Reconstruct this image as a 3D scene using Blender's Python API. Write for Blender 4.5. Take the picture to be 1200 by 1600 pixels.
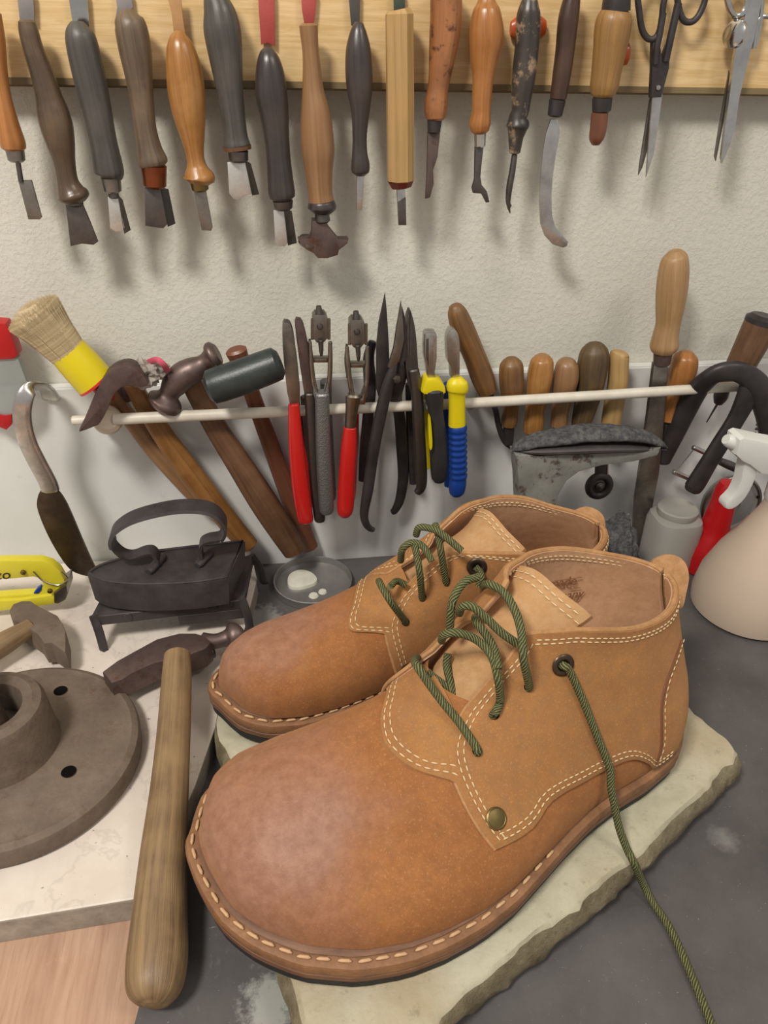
import bpy, bmesh, random
import numpy as np
from math import *
from mathutils import Vector, Matrix, noise
random.seed(7)
for o in list(bpy.data.objects): bpy.data.objects.remove(o)
SC = bpy.context.scene
COL = SC.collection

# ---------------------------------------------------------------- camera
FPX = 1200.0
CAM = Vector((0, -.56, .40))
PITCH, YAW, ROLL = radians(32.3), radians(9), radians(1.4)
FW = Vector((sin(YAW)*cos(PITCH), cos(YAW)*cos(PITCH), -sin(PITCH)))
_rt = Vector((cos(YAW), -sin(YAW), 0)); _up = _rt.cross(FW)
RT = _rt*cos(ROLL) + _up*sin(ROLL); UP = _up*cos(ROLL) - _rt*sin(ROLL)
cd = bpy.data.cameras.new('camera'); cam = bpy.data.objects.new('camera', cd); COL.objects.link(cam)
m = Matrix.Identity(4)
for i in range(3): m[i][0], m[i][1], m[i][2], m[i][3] = RT[i], UP[i], -FW[i], CAM[i]
cam.matrix_world = m
cd.sensor_fit = 'VERTICAL'; cd.sensor_height = 36; cd.lens = 36*FPX/1600
cd.clip_start = .01
SC.camera = cam
# ---------------------------------------------------------------- world, lights, exposure
w = bpy.data.worlds.new('world'); SC.world = w; w.use_nodes = True
w.node_tree.nodes['Background'].inputs[0].default_value = (.92, .90, .86, 1)
w.node_tree.nodes['Background'].inputs[1].default_value = .50
def area(name, loc, target, size, power, col, sy=None):
    l = bpy.data.lights.new(name, 'AREA'); l.energy = power; l.color = col; l.size = size
    if sy: l.shape = 'RECTANGLE'; l.size_y = sy
    o = bpy.data.objects.new(name, l); COL.objects.link(o); o.location = loc
    o.rotation_euler = (Vector(target)-Vector(loc)).to_track_quat('-Z', 'Y').to_euler()
area('ceiling_lamp', (-.46, -.80, 1.22), (-.02, -.12, .1), .22, 14.5, (1, .95, .87), .22)
area('ceiling_lamp', (.75, -.80, 1.30), (.1, -.12, .1), .3, 4.2, (1, .92, .80), .3)
SC.view_settings.view_transform = 'Standard'; SC.view_settings.look = 'None'
SC.view_settings.exposure = 0.0; SC.view_settings.gamma = 1; SC.view_settings.use_curve_mapping = False

# ---------------------------------------------------------------- measuring helpers
def ray(px, py): return FW + RT*((px-600)/FPX) + UP*((800-py)/FPX)
def W(px, py, off=0.0):
    d = ray(px, py); return CAM + d*((-off-CAM.y)/d.y)
def G(px, py, z=0.0):
    d = ray(px, py); return CAM + d*((z-CAM.z)/d.z)
def mpp(P): return (P-CAM).dot(FW)/FPX
def cr(pts, k=6, closed=False):
    """Catmull-Rom through tuples/vectors"""
    A = [np.array(p, float) for p in pts]; n = len(A); out = []
    if n < 3 and not closed: return [A[0]+(A[-1]-A[0])*i/k for i in range(k+1)]
    rng = n if closed else n-1
    for i in range(rng):
        if closed: p0, p1, p2, p3 = A[i-1], A[i], A[(i+1) % n], A[(i+2) % n]
        else:
            p1, p2 = A[i], A[i+1]
            p0 = A[i-1] if i else 2*p1-p2
            p3 = A[i+2] if i+2 < n else 2*p2-p1
        for j in range(k):
            t = j/k
            out.append(.5*((2*p1)+(p2-p0)*t+(2*p0-5*p1+4*p2-p3)*t*t+(3*p1-p0-3*p2+p3)*t**3))
    if not closed: out.append(A[-1])
    return out

# ---------------------------------------------------------------- object helpers
def props(o, label=None, cat=None, group=None, kind=None):
    for k, v in (('label', label), ('category', cat), ('group', group), ('kind', kind)):
        if v: o[k] = v
def thing(name, label, cat, loc, group=None):
    o = bpy.data.objects.new(name, None); COL.objects.link(o); o.location = loc; o.empty_display_size = .01
    props(o, label, cat, group); return o
def worldloc(o):
    v = Vector((0, 0, 0))
    while o: v = v + o.location; o = o.parent
    return v
def obj(name, bm, mat, parent=None, smooth=True, label=None, kind=None, origin=None):
    me = bpy.data.meshes.new(name)
    off = worldloc(parent) if parent else Vector(origin or (0, 0, 0))
    if off.length: bmesh.ops.translate(bm, verts=bm.verts, vec=-off)
    bmesh.ops.recalc_face_normals(bm, faces=bm.faces)
    for f in bm.faces: f.smooth = smooth
    bm.to_mesh(me); bm.free()
    if smooth: me.set_sharp_from_angle(angle=radians(38))
    for mm in (mat if isinstance(mat, (list, tuple)) else [mat]): me.materials.append(mm)
    o = bpy.data.objects.new(name, me); COL.objects.link(o)
    if parent: o.parent = parent
    else: o.location = off
    props(o, label, None, None, kind)
    return o
def sweep(bm, pts, rad, n=16, flat=1.0, up=Vector((0, 1, 0)), p=2.0, cap=True, twist=0):
    """tube; rad half-width across, rad*flat along `up`; p>2 squarer section; writes uv (length, girth)"""
    uvl = bm.loops.layers.uv.verify()
    pts = [Vector(q) for q in pts]; N = len(pts); rings = []; L = 0; Ls = []
    for i, q in enumerate(pts):
        if i: L += (q-pts[i-1]).length
        Ls.append(L)
        t = (pts[min(i+1, N-1)]-pts[max(i-1, 0)])
        t = t.normalized() if t.length > 1e-9 else Vector((0, 0, 1))
        u = up - t*up.dot(t)
        u = u.normalized() if u.length > 1e-4 else t.orthogonal().normalized()
        s = t.cross(u); r = rad[i] if hasattr(rad, '__len__') else rad; ring = []
        fl = flat if not hasattr(flat, '__len__') else flat[i]
        for k in range(n):
            a = 2*pi*(k+.5)/n + twist; ca, sa = cos(a), sin(a)
            if p != 2: ca, sa = copysign(abs(ca)**(2/p), ca), copysign(abs(sa)**(2/p), sa)
            ring.append(bm.verts.new(q + s*(r*ca) + u*(r*fl*sa)))
        rings.append(ring)
    R0 = max(rad) if hasattr(rad, '__len__') else rad
    for i in range(N-1):
        for k in range(n):
            f = bm.faces.new((rings[i][k], rings[i][(k+1) % n], rings[i+1][(k+1) % n], rings[i+1][k]))
            g = 2*pi*R0/n
            for lp, uv in zip(f.loops, ((Ls[i], k*g), (Ls[i], (k+1)*g), (Ls[i+1], (k+1)*g), (Ls[i+1], k*g))): lp[uvl].uv = uv
    if cap:
        for r_ in (rings[0], rings[-1]):
            try:
                f = bm.faces.new(r_)
                for lp in f.loops: lp[uvl].uv = (lp.vert.co.x, lp.vert.co.y+.3)
            except ValueError: pass
    return rings
def mapper(off):
    return lambda q: W(q[0], q[1], q[2] if len(q) > 2 else off)
def Lt(parent, name, data, mat, off=.03, n=20, flat=1.0, k=5, p=2.0, plane=None, label=None, smooth=True, wrap=True, up=Vector((0, 1, 0)), origin=None):
    """lathe-like sweep: data (px,py,rpx[,off])"""
    bm = bmesh.new()
    d = [tuple(q) + ((off,) if len(q) < 4 else ()) for q in data]
    d = cr(d, k) if (k > 1) else [np.array(q, float) for q in d]
    P, Rr = [], []
    for q in d:
        v = W(q[0], q[1], q[3]) if plane is None else G(q[0], q[1], q[3])
        P.append(v); Rr.append(max(q[2], .3)*mpp(v))
    if wrap:   # round the ends a touch
        for e in (0, -1):
            a = P[e]; b = P[1] if e == 0 else P[-2]; dd = (a-b); 
            if dd.length > 1e-9:
                ex = a + dd.normalized()*Rr[e]*.22
                if e == 0: P.insert(0, ex); Rr.insert(0, Rr[0]*.72)
                else: P.append(ex); Rr.append(Rr[-1]*.72)
    sweep(bm, P, Rr, n, flat, up, p)
    return obj(name, bm, mat, parent, label=label, smooth=smooth, origin=origin)
def poly3(bm, front, back, bev=0.0):
    """closed solid between two matched vertex loops"""
    uvl = bm.loops.layers.uv.verify()
    A = [bm.verts.new(v) for v in front]; B = [bm.verts.new(v) for v in back]; n = len(A)
    f1 = bm.faces.new(A); f2 = bm.faces.new(list(reversed(B)))
    for i in range(n): bm.faces.new((A[i], B[i], B[(i+1) % n], A[(i+1) % n]))
    bmesh.ops.recalc_face_normals(bm, faces=bm.faces)
    if bev:
        es = [e for e in f1.edges]
        bmesh.ops.bevel(bm, geom=es, offset=bev, segments=2, affect='EDGES', profile=.6)
    for f in bm.faces:
        for lp in f.loops: lp[uvl].uv = (lp.vert.co.z+lp.vert.co.y*.4, lp.vert.co.x)
def Pl(parent, name, poly, mat, off=.03, th=.003, bev=.0005, sm=0, label=None, origin=None):
    """plate in a wall-parallel plane, thickness towards the wall; vertices (px,py[,off])"""
    q = [tuple(v) + ((off,) if len(v) < 3 else ()) for v in poly]
    if sm: q = cr(q, sm, True)
    F = [W(*v) for v in q]
    bm = bmesh.new(); poly3(bm, F, [v + Vector((0, th, 0)) for v in F], bev)
    return obj(name, bm, mat, parent, label=label, origin=origin)
def Pg(parent, name, poly, mat, z, th, bev=.0005, sm=0, label=None, origin=None):
    """plate in a horizontal plane, thickness downwards"""
    q = [tuple(v) + ((z,) if len(v) < 3 else ()) for v in poly]
    if sm: q = cr(q, sm, True)
    F = [G(*v) for v in q]
    bm = bmesh.new(); poly3(bm, F, [v - Vector((0, 0, th)) for v in F], bev)
    return obj(name, bm, mat, parent, label=label, origin=origin)
def lathe(bm, c, prof, axis=Vector((0, 0, 1)), n=40):
    """prof: (r, height) about axis through c"""
    axis = Vector(axis).normalized(); u = axis.orthogonal().normalized(); v = axis.cross(u)
    uvl = bm.loops.layers.uv.verify(); rings = []
    for r, h in prof:
        rings.append([bm.verts.new(Vector(c)+axis*h+(u*cos(2*pi*k/n)+v*sin(2*pi*k/n))*max(r, 1e-5)) for k in range(n)])
    for i in range(len(rings)-1):
        for k in range(n):
            f = bm.faces.new((rings[i][k], rings[i][(k+1) % n], rings[i+1][(k+1) % n], rings[i+1][k]))
            for lp in f.loops: lp[uvl].uv = (prof[i][1], k*.01)
    for r_ in (rings[0], rings[-1]): bm.faces.new(r_)
def torus(bm, c, R, r, axis, n=28, m_=10, squash=1):
    axis = Vector(axis).normalized(); u = axis.orthogonal().normalized(); v = axis.cross(u); rings = []
    for k in range(n):
        d = u*cos(2*pi*k/n)+v*sin(2*pi*k/n)
        rings.append([bm.verts.new(Vector(c)+d*(R+r*cos(2*pi*j/m_))+axis*(r*squash*sin(2*pi*j/m_))) for j in range(m_)])
    for k in range(n):
        for j in range(m_):
            bm.faces.new((rings[k][j], rings[(k+1) % n][j], rings[(k+1) % n][(j+1) % m_], rings[k][(j+1) % m_]))
def box(bm, lo, hi, bev=0):
    g = bmesh.ops.create_cube(bm, size=1); 
    lo, hi = Vector(lo), Vector(hi)
    for v in g['verts']: v.co = Vector([(lo[i]+hi[i])/2+v.co[i]*(hi[i]-lo[i]) for i in range(3)])
    if bev: bmesh.ops.bevel(bm, geom=list(bm.edges), offset=bev, segments=2, affect='EDGES')

# ---------------------------------------------------------------- materials
def lin(c):
    if isinstance(c, str): c = tuple(int(c[i:i+2], 16)/255 for i in (0, 2, 4))
    return tuple((x/12.92 if x <= .04045 else ((x+.055)/1.055)**2.4) for x in c) + (1,)
class NT:
    def __init__(s, name, rough=.5, metal=0, spec=.5):
        s.m = bpy.data.materials.new(name); s.m.use_nodes = True; s.t = s.m.node_tree
        s.b = s.t.nodes['Principled BSDF']; s.b.inputs['Roughness'].default_value = rough
        s.b.inputs['Metallic'].default_value = metal; s.b.inputs['Specular IOR Level'].default_value = spec
        s.tc = s.t.nodes.new('ShaderNodeTexCoord')
    def n(s, kind, **kw):
        x = s.t.nodes.new(kind)
        for k, v in kw.items():
            if k in x.inputs: x.inputs[k].default_value = v
            else: setattr(x, k, v)
        return x
    def l(s, a, b): s.t.links.new(a, b)
    def map(s, scale=(1, 1, 1), src='Object', rot=(0, 0, 0)):
        x = s.n('ShaderNodeMapping'); x.inputs['Scale'].default_value = scale; x.inputs['Rotation'].default_value = rot
        s.l(s.tc.outputs[src], x.inputs[0]); return x.outputs[0]
    def noise(s, vec, scale, detail=4, rough=.55, dist=0):
        x = s.n('ShaderNodeTexNoise', Scale=scale, Detail=detail, Roughness=rough, Distortion=dist); s.l(vec, x.inputs['Vector']); return x.outputs[0]
    def ramp(s, fac, stops, interp='LINEAR'):
        x = s.n('ShaderNodeValToRGB'); e = x.color_ramp; e.interpolation = interp
        while len(e.elements) < len(stops): e.elements.new(.5)
        for i, (p_, c) in enumerate(stops): e.elements[i].position = p_; e.elements[i].color = lin(c) if not isinstance(c, float) else (c, c, c, 1)
        s.l(fac, x.inputs[0]); return x.outputs[0]
    def mix(s, fac, a, b, mode='MIX'):
        x = s.n('ShaderNodeMix', data_type='RGBA', blend_type=mode)
        for sock, v in ((x.inputs[0], fac), (x.inputs[6], a), (x.inputs[7], b)):
            if isinstance(v, (float, int)): sock.default_value = v
            elif isinstance(v, (tuple, list)): sock.default_value = v
            elif isinstance(v, str): sock.default_value = lin(v)
            else: s.l(v, sock)
        return x.outputs[2]
    def color(s, c):
        if isinstance(c, str): s.b.inputs['Base Color'].default_value = lin(c)
        else: s.l(c, s.b.inputs['Base Color'])
        return s
    def bump(s, h, st=.3, dist=.001, prev=None):
        x = s.n('ShaderNodeBump', Strength=st, Distance=dist); s.l(h, x.inputs['Height'])
        if prev: s.l(prev, x.inputs['Normal'])
        s.l(x.outputs[0], s.b.inputs['Normal']); return x.outputs[0]
def wood(name, c1, c2, rough=.45, gs=1.0, c3=None, wear=.0, bump=.15, spots=None):
    t = NT(name, rough); v = t.map((9*gs, 260*gs, 1), 'UV')
    g = t.noise(v, 1.0, 5, .6, .6)
    c = t.ramp(g, [(.3, c2), (.68, c1)])
    o = t.map((1, 1, 1)); bl = t.noise(o, 45, 4, .6)
    c = t.mix(t.ramp(bl, [(.42, 0.0), (.72, .55)]), c, c3 or c2)
    fine = t.noise(t.map((60, 1500, 1), 'UV'), 1, 3)
    c = t.mix(t.ramp(fine, [(.35, .22), (.55, 0.0)]), c, c2)
    if wear:
        wn = t.noise(o, 90, 6, .7); c = t.mix(t.ramp(wn, [(.52, 0.0), (.62, wear)]), c, 'b59a78')
    if spots: c = t.mix(t.ramp(t.noise(o, 130, 4, .6), [(.56, 0.0), (.64, .85)]), c, spots)
    t.color(c); t.bump(fine, bump, .0006)
    rr = t.ramp(bl, [(.3, rough*.75), (.7, min(1.0, rough*1.3))]); t.l(rr, t.b.inputs['Roughness'])
    return t.m
def metal(name, c1, c2=None, rough=.35, m_=1.0, sc=60, bump=.1, rust=None, ra=.5):
    t = NT(name, rough, m_); o = t.map(); n1 = t.noise(o, sc, 6, .65)
    c = t.ramp(n1, [(.35, c1), (.7, c2 or c1)])
    if rust:
        n2 = t.noise(o, sc*1.9, 6, .7); c = t.mix(t.ramp(n2, [(ra, 0.0), (ra+.14, .85)]), c, rust)
    t.color(c); t.l(t.ramp(n1, [(.3, rough*.8), (.75, min(1.0, rough*1.45))]), t.b.inputs['Roughness'])
    t.bump(t.noise(o, sc*9, 4), bump, .0006); return t.m
def plain(name, c, rough=.4, c2=None, sc=30, bump=0, spec=.5, bs=800, trans=0, coat=0):
    t = NT(name, rough, 0, spec)
    if c2: t.color(t.ramp(t.noise(t.map(), sc, 5, .6), [(.35, c), (.68, c2)]))
    else: t.color(c)
    if bump: t.bump(t.noise(t.map(), bs, 4), bump, .0008)
    if trans: t.b.inputs['Transmission Weight'].default_value = trans
    if coat: t.b.inputs['Coat Weight'].default_value = coat
    return t.m
def dbl(m_): return m_
M = {}
# wall plaster
t = NT('plaster', .9, 0, .2); o = t.map()
big = t.noise(o, 5, 3); fine = t.noise(o, 230, 6, .65); spk = t.noise(o, 420, 3)
c = t.ramp(big, [(.3, 'cbc8bc'), (.7, 'd7d4c9')]); c = t.mix(t.ramp(spk, [(.30, .35), (.38, 0.0)]), c, '9c9686')
t.color(c)
vo = t.n('ShaderNodeTexVoronoi', Scale=130.0); t.l(o, vo.inputs['Vector'])
b1 = t.bump(t.ramp(fine, [(.46, 0.0), (.6, 1.0)]), .30, .0012)
t.bump(t.noise(o, 560, 3), .3, .0007, b1); M['plaster'] = t.m
t = NT('birch_board', .45); v = t.map((3, 1, 34)); g = t.noise(v, 6, 5, .6, 1.2)
c = t.ramp(g, [(.32, 'c9a870'), (.62, 'dec090')]); c = t.mix(t.ramp(t.noise(t.map((8, 1, 300)), 5, 3), [(.3, .3), (.5, 0.0)]), c, 'b8935a')
t.color(c); t.bump(g, .08, .0006); M['board'] = t.m
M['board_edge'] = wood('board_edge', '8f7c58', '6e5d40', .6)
t = NT('painted_panel', .45); o = t.map(); c = t.ramp(t.noise(o, 9, 5, .6), [(.3, 'd4d4d1'), (.7, 'e0e0dd')])
c = t.mix(t.ramp(t.noise(o, 70, 6, .75), [(.62, 0.0), (.74, .35)]), c, 'a9a294'); t.color(c); M['panel'] = t.m
t = NT('plywood', .6); g = t.noise(t.map((90, 8, 1), rot=(0, 0, -.25)), 1.6, 6, .65, .4)
c = t.ramp(g, [(.3, 'a5816a'), (.68, 'bd9c84')]); c = t.mix(t.ramp(t.noise(t.map((400, 25, 1), rot=(0, 0, -.25)), 1.5, 3), [(.3, .3), (.5, 0.0)]), c, '8d6448')
c = t.mix(t.ramp(t.noise(t.map(), 22, 6, .8), [(.62, 0.0), (.75, .4)]), c, 'd5b79c'); t.color(c); t.bump(g, .12, .0006); M['ply'] = t.m
t = NT('slate_mat', .62, 0, .35); o = t.map(); n1 = t.noise(o, 14, 6, .65)
c = t.ramp(n1, [(.32, '4b4848'), (.7, '615d5c')]); c = t.mix(t.ramp(t.noise(o, 60, 8, .8, .5), [(.60, 0.0), (.78, .55)]), c, '8a8886')
c = t.mix(t.ramp(t.noise(o, 900, 2), [(.72, 0.0), (.78, .6)]), c, 'b5b0a8')
c = t.mix(t.ramp(t.noise(t.map((12, 60, 1), rot=(0, 0, .9)), 6, 3), [(.73, 0.0), (.76, .5)]), c, 'a9a6a2')

for (px_, py_, r_, st_) in ((425, 1566, .016, .75), (408, 970, .022, .5), (1130, 1310, .008, .3)):
    q_ = G(px_, py_, .003); d_ = t.n('ShaderNodeVectorMath', operation='DISTANCE'); t.l(t.tc.outputs['Object'], d_.inputs[0]); d_.inputs[1].default_value = (q_.x-G(203, 1625, .003).x*0, q_.y, .003)
    a_ = t.n('ShaderNodeMath', operation='MULTIPLY_ADD'); t.l(t.noise(o, 130, 7, .75), a_.inputs[0]); a_.inputs[1].default_value = r_*2.4; t.l(d_.outputs['Value'], a_.inputs[2])
    c = t.mix(t.ramp(a_.outputs[0], [(r_*1.75, st_), (r_*2.15, 0.0)]), c, 'a9aaa2')
t.color(c); t.l(t.ramp(n1, [(.3, .5), (.7, .75)]), t.b.inputs['Roughness']); t.bump(t.noise(o, 700, 4), .15, .0005); M['mat'] = t.m
t = NT('marble', .42); o = t.map(); n1 = t.noise(o, 16, 7, .65, .2)
c = t.ramp(n1, [(.3, 'cfc2b6'), (.55, 'dcd1c6'), (.75, 'd6c8bb')]); vein = t.noise(o, 14, 6, .6, .35)
c = t.mix(t.ramp(vein, [(.485, 0.0), (.5, .25), (.515, 0.0)]), c, '9c9087')
c = t.mix(t.ramp(t.noise(o, 260, 3), [(.70, 0.0), (.74, .8)]), c, '6b625c'); t.color(c); t.bump(t.noise(o, 300, 5), .1, .0006); M['marble'] = t.m
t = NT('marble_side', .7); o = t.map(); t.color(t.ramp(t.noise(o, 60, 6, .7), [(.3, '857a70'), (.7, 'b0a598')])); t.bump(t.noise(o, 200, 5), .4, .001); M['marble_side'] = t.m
t = NT('lime_stone', .7, 0, .3); o = t.map(); n1 = t.noise(o, 22, 7, .7, .4)
c = t.ramp(n1, [(.3, 'a39c84'), (.55, 'b9b39c'), (.75, 'c6c1ac')]); c = t.mix(t.ramp(t.noise(o, 9, 5), [(.55, 0.0), (.7, .5)]), c, 'a58c6a')
c = t.mix(t.ramp(t.noise(o, 140, 6, .7), [(.3, .5), (.42, 0.0)]), c, '7c745f'); t.color(c); t.bump(t.noise(o, 160, 6, .7), .45, .0012); M['stone'] = t.m
t = NT('stone_broken', .85, 0, .2); o = t.map(); c = t.ramp(t.noise(o, 45, 7, .7), [(.3, '685c46'), (.55, '8f846b'), (.75, 'aaa188')])
t.color(c); t.bump(t.noise(o, 120, 7, .75), .9, .003); M['stone_side'] = t.m
# tool woods
M['w_black'] = wood('black_stained_wood', '453d3a', '302a29', .34, c3='544a45')
M['w_char'] = wood('charcoal_wood', '54504b', '3c3835', .42, c3='625b54')
M['w_brownblack'] = wood('worn_brown_black_wood', '5c4a3b', '383028', .3, c3='7a6248', gs=.6)
M['w_greybrown'] = wood('grey_brown_wood', '6e5d4b', '4a3e33', .42, c3='857057')
M['w_honey'] = wood('honey_wood', 'a9773f', '82552a', .33, c3='b98a52')
M['w_orange'] = wood('orange_wood', 'ad7540', '885427', .33, c3='b8804a')
M['w_burl'] = wood('burl_wood', 'a87147', '80502e', .35, c3='5a3524', gs=.7, spots='4a2a1c')
M['w_light'] = wood('light_brown_wood', '977350', '7b593b', .4, c3='8b6240')
M['w_pale'] = wood('pale_wood', 'b89866', '9c7b4c', .45, c3='b88f55')
M['w_tan'] = wood('tan_wood', 'a07a46', '7c5a30', .45, c3='8a6538')
M['w_mottle'] = wood('mottled_black_wood', '423b36', '2d2826', .4, c3='4c443d', wear=.6)
M['w_dark'] = wood('dark_brown_wood', '4a3429', '2e201a', .4, c3='5a4232')
M['w_ham'] = wood('hammer_wood', '8f6233', '6b4521', .4, c3='a5793f')
M['w_ham2'] = wood('walnut_wood', '6e4d34', '4d3424', .45, c3='7c5c40')
M['w_ham3'] = wood('reddish_wood', '80503a', '5f3828', .4, c3='6a4630')
M['w_ash'] = wood('ash_wood', '947a57', '604a32', .55, c3='a0835c', gs=.8, bump=.5)
M['w_file'] = wood('beech_wood', 'b08d64', '8f6d48', .4, c3='a07c54')
M['w_worn'] = wood('worn_wood', '8b6338', '5f4226', .42, c3='4a3524')
M['w_old'] = wood('old_weathered_wood', '6d5638', '43341f', .55, c3='3a2f22')
M['w_white'] = plain('white_painted_wood', 'd9d2c4', .4, 'c8bfae', 60)
M['redwood'] = wood('red_tip_wood', '6d2a1c', '50201a', .4)
# metals
M['steel'] = metal('bright_steel', 'cfccc8', 'a09d99', .28)
M['steelw'] = metal('polished_face', 'e6e3dd', 'b5b2ad', .42)
M['steeld'] = metal('dark_steel', '76706c', '58524f', .45)
M['steelm'] = metal('aged_steel', '9c968e', '716b65', .38)
M['iron'] = metal('cast_iron', '464142', '565050', .5, m_=.5, bump=.3)
M['black'] = metal('blackened_steel', '3a3637', '4a4545', .42, m_=.5)
M['rusty'] = metal('rusty_iron', '5a4a40', '40342e', .62, m_=.45, bump=.5, rust='6b4a36', ra=.5)
M['ruststeel'] = metal('brown_steel', '74635d', '5a4c4c', .45, m_=.7, rust='5a3b2c', ra=.55)
M['copper'] = metal('copper', '9a5a3c', '7c4630', .35)
M['brass'] = metal('brass', '8f7c50', '66573c', .42)
M['chrome'] = metal('chrome', 'c9c7c5', 'b0aeac', .15, bump=.0)
M['nickel'] = metal('nickel', 'a39b90', '7f786f', .3)
M['bronze_d'] = metal('dark_bronze', '5f5144', '433830', .35, m_=.85)
M['tin'] = metal('tin', 'a8a6a3', '8f8d8a', .38, m_=.7, sc=25, bump=.02)
t = NT('base_iron', .72, .12, .3); o = t.map(); n1 = t.noise(o, 30, 7, .7)
c = t.ramp(n1, [(.3, '5d5046'), (.6, '75675a'), (.8, '84776a')]); c = t.mix(t.ramp(t.noise(o, 90, 6, .75), [(.55, 0.0), (.7, .6)]), c, '5a3f33')
t.color(c); t.bump(t.noise(o, 130, 6, .7), .5, .0014); M['base'] = t.m
# plastics etc.
M['red'] = plain('red_vinyl', 'c01f1c', .28, coat=.3)
M['redp'] = plain('red_plastic', 'b31218', .35)
M['strap_red'] = plain('red_strap', '9a3a34', .6, 'a84640', 60, .1)
M['strap_grey'] = plain('grey_strap', '8a8280', .55, '75706e', 60)
M['strap_dark'] = plain('dark_strap', '4a4542', .55, '3c3836', 60)
M['strap_green'] = plain('dark_green_strap', '39453a', .55)
M['strap_tan'] = plain('tan_leather_strap', 'b08658', .55, 'a07548', 60)
M['yellow'] = plain('yellow_plastic', 'd8c412', .38)
M['yellow2'] = plain('yellow_paint', 'cfc02c', .35, 'd8cb3c', 40)
M['blue'] = plain('blue_plastic', '123a86', .4)
M['blk'] = plain('black_rubber', '262526', .5, '302e2d', 60)
M['mallet'] = plain('black_mallet_rubber', '262c2c', .38, '343b3a', 70, .15)
M['white'] = plain('white_plastic', 'd5d5d0', .35)
M['wax'] = plain('white_wax', 'd8d5c8', .5, 'c9c5b6', 90)
M['orangec'] = plain('orange_red_rubber', 'b04a20', .3)
M['hole'] = plain('dark_hole', '0c0908', .9, spec=.1)
M['cream_ball'] = plain('cream_knob', 'c9bba6', .5)
M['cloth'] = plain('grey_rag', 'a9a198', .9, '857d76', 120, .6, .1)
M['pink'] = plain('pink_ribbon', 'd05a72', .6)
M['letter'] = plain('black_print', '1c1a14', .6)
t = NT('grey_felt', .95, 0, .05); o = t.map(); f1 = t.noise(o, 220, 6, .75); c = t.ramp(f1, [(.32, '4a4a4e'), (.5, '6d6d70'), (.7, '95958f')])
t.color(c); t.bump(t.noise(o, 500, 6, .8), 1, .003); M['felt'] = t.m
t = NT('anvil_paint', .55, .1); o = t.map(); c = t.ramp(t.noise(o, 30, 6, .7), [(.35, '6f6f69'), (.6, '8a8a83')])
c = t.mix(t.ramp(t.noise(o, 55, 6, .75), [(.56, 0.0), (.62, .9)]), c, '4c3c36'); t.color(c); M['anvil'] = t.m
t = NT('frosted_plastic', .55, 0, .4); t.color('c9c5bd'); t.b.inputs['Transmission Weight'].default_value = .45; t.b.inputs['IOR'].default_value = 1.2; M['frost'] = t.m
t = NT('translucent_bottle', .4, 0, .5); t.color('c9b5a2'); t.b.inputs['Subsurface Weight'].default_value = .2; t.b.inputs['Subsurface Radius'].default_value = (.01, .008, .006); M['bottle'] = t.m
t = NT('clear_film', .12); t.color('d6dcda'); t.b.inputs['Transmission Weight'].default_value = .7; t.b.inputs['IOR'].default_value = 1.1; M['film'] = t.m
t = NT('bristle', .6); t.color(t.ramp(t.noise(t.map((700, 1, 1), 'UV'), 1, 2), [(.3, '9c8662'), (.7, 'd0bd98')])); M['bristle'] = t.m
t = NT('knurled_steel', .45, .8); t.color('8b8a89'); ck = t.n('ShaderNodeTexVoronoi', Scale=1.0); t.l(t.map((1000, 1000, 1), 'UV'), ck.inputs['Vector']); t.bump(ck.outputs[0], .6, .0005); M['knurl'] = t.m
# leathers
def suede(name, c1, c2, c3, toe=None, rough=.85, toe_at=None):
    t = NT(name, rough, 0, .25); o = t.map(); n1 = t.noise(o, 26, 5, .6); n2 = t.noise(o, 160, 6, .75)
    c = t.ramp(n1, [(.32, c2), (.66, c1)]); c = t.mix(t.ramp(n2, [(.35, .5), (.6, 0.0)]), c, c3); c = t.mix(t.ramp(t.noise(o, 900, 3, .7), [(.55, 0.0), (.75, .35)]), c, 'd9a878')
    c = t.mix(t.ramp(t.noise(o, 11, 4, .6), [(.55, 0.0), (.75, .5)]), c, c3)
    t.b.inputs['Sheen Weight'].default_value = .25; t.b.inputs['Sheen Roughness'].default_value = .5; t.b.inputs['Sheen Tint'].default_value = lin('e8b888')
    if toe:
        d = t.n('ShaderNodeVectorMath', operation='DISTANCE'); t.l(t.tc.outputs['Object'], d.inputs[0]); d.inputs[1].default_value = toe_at
        nn = t.noise(o, 30, 5); ad = t.n('ShaderNodeMath', operation='MULTIPLY_ADD'); t.l(nn, ad.inputs[0]); ad.inputs[1].default_value = .07; t.l(d.outputs['Value'], ad.inputs[2])
        k = t.ramp(ad.outputs[0], [(.062, 1.0), (.105, 0.0)]); 
        c = t.mix(k, c, t.ramp(n2, [(.35, toe), (.65, '9f7560')])); t.l(t.ramp(k, [(0, .85), (1, .42)]), t.b.inputs['Roughness'])
    t.color(c); b0 = t.bump(t.noise(o, 42, 3, .5), .35, .003); b = t.bump(n2, .22, .0007, b0); t.bump(t.noise(o, 1300, 4, .7), .35, .0004, b)
    return t.m
M['lining'] = suede('tan_lining_leather', 'cfa584', 'c29873', 'ab8060', rough=.55)
M['edge'] = suede('cut_leather_edge', 'c09468', 'a87c52', '86603c')
M['tongue'] = suede('napped_tongue_suede', 'b98f62', 'ab8156', 'c4a47c')
M['fuzz'] = suede('pale_worn_suede', 'cdb596', 'bb9a72', 'a5774a')
t = NT('veg_tan_welt', .6); o = t.map(); c = t.ramp(t.noise(o, 60, 6, .7), [(.3, '6e4a30'), (.6, '8f6644'), (.8, 'a67e58')])
t.color(c); t.bump(t.noise(t.map((1, 1, 3)), 260, 6), .4, .001); M['welt'] = t.m
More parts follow.
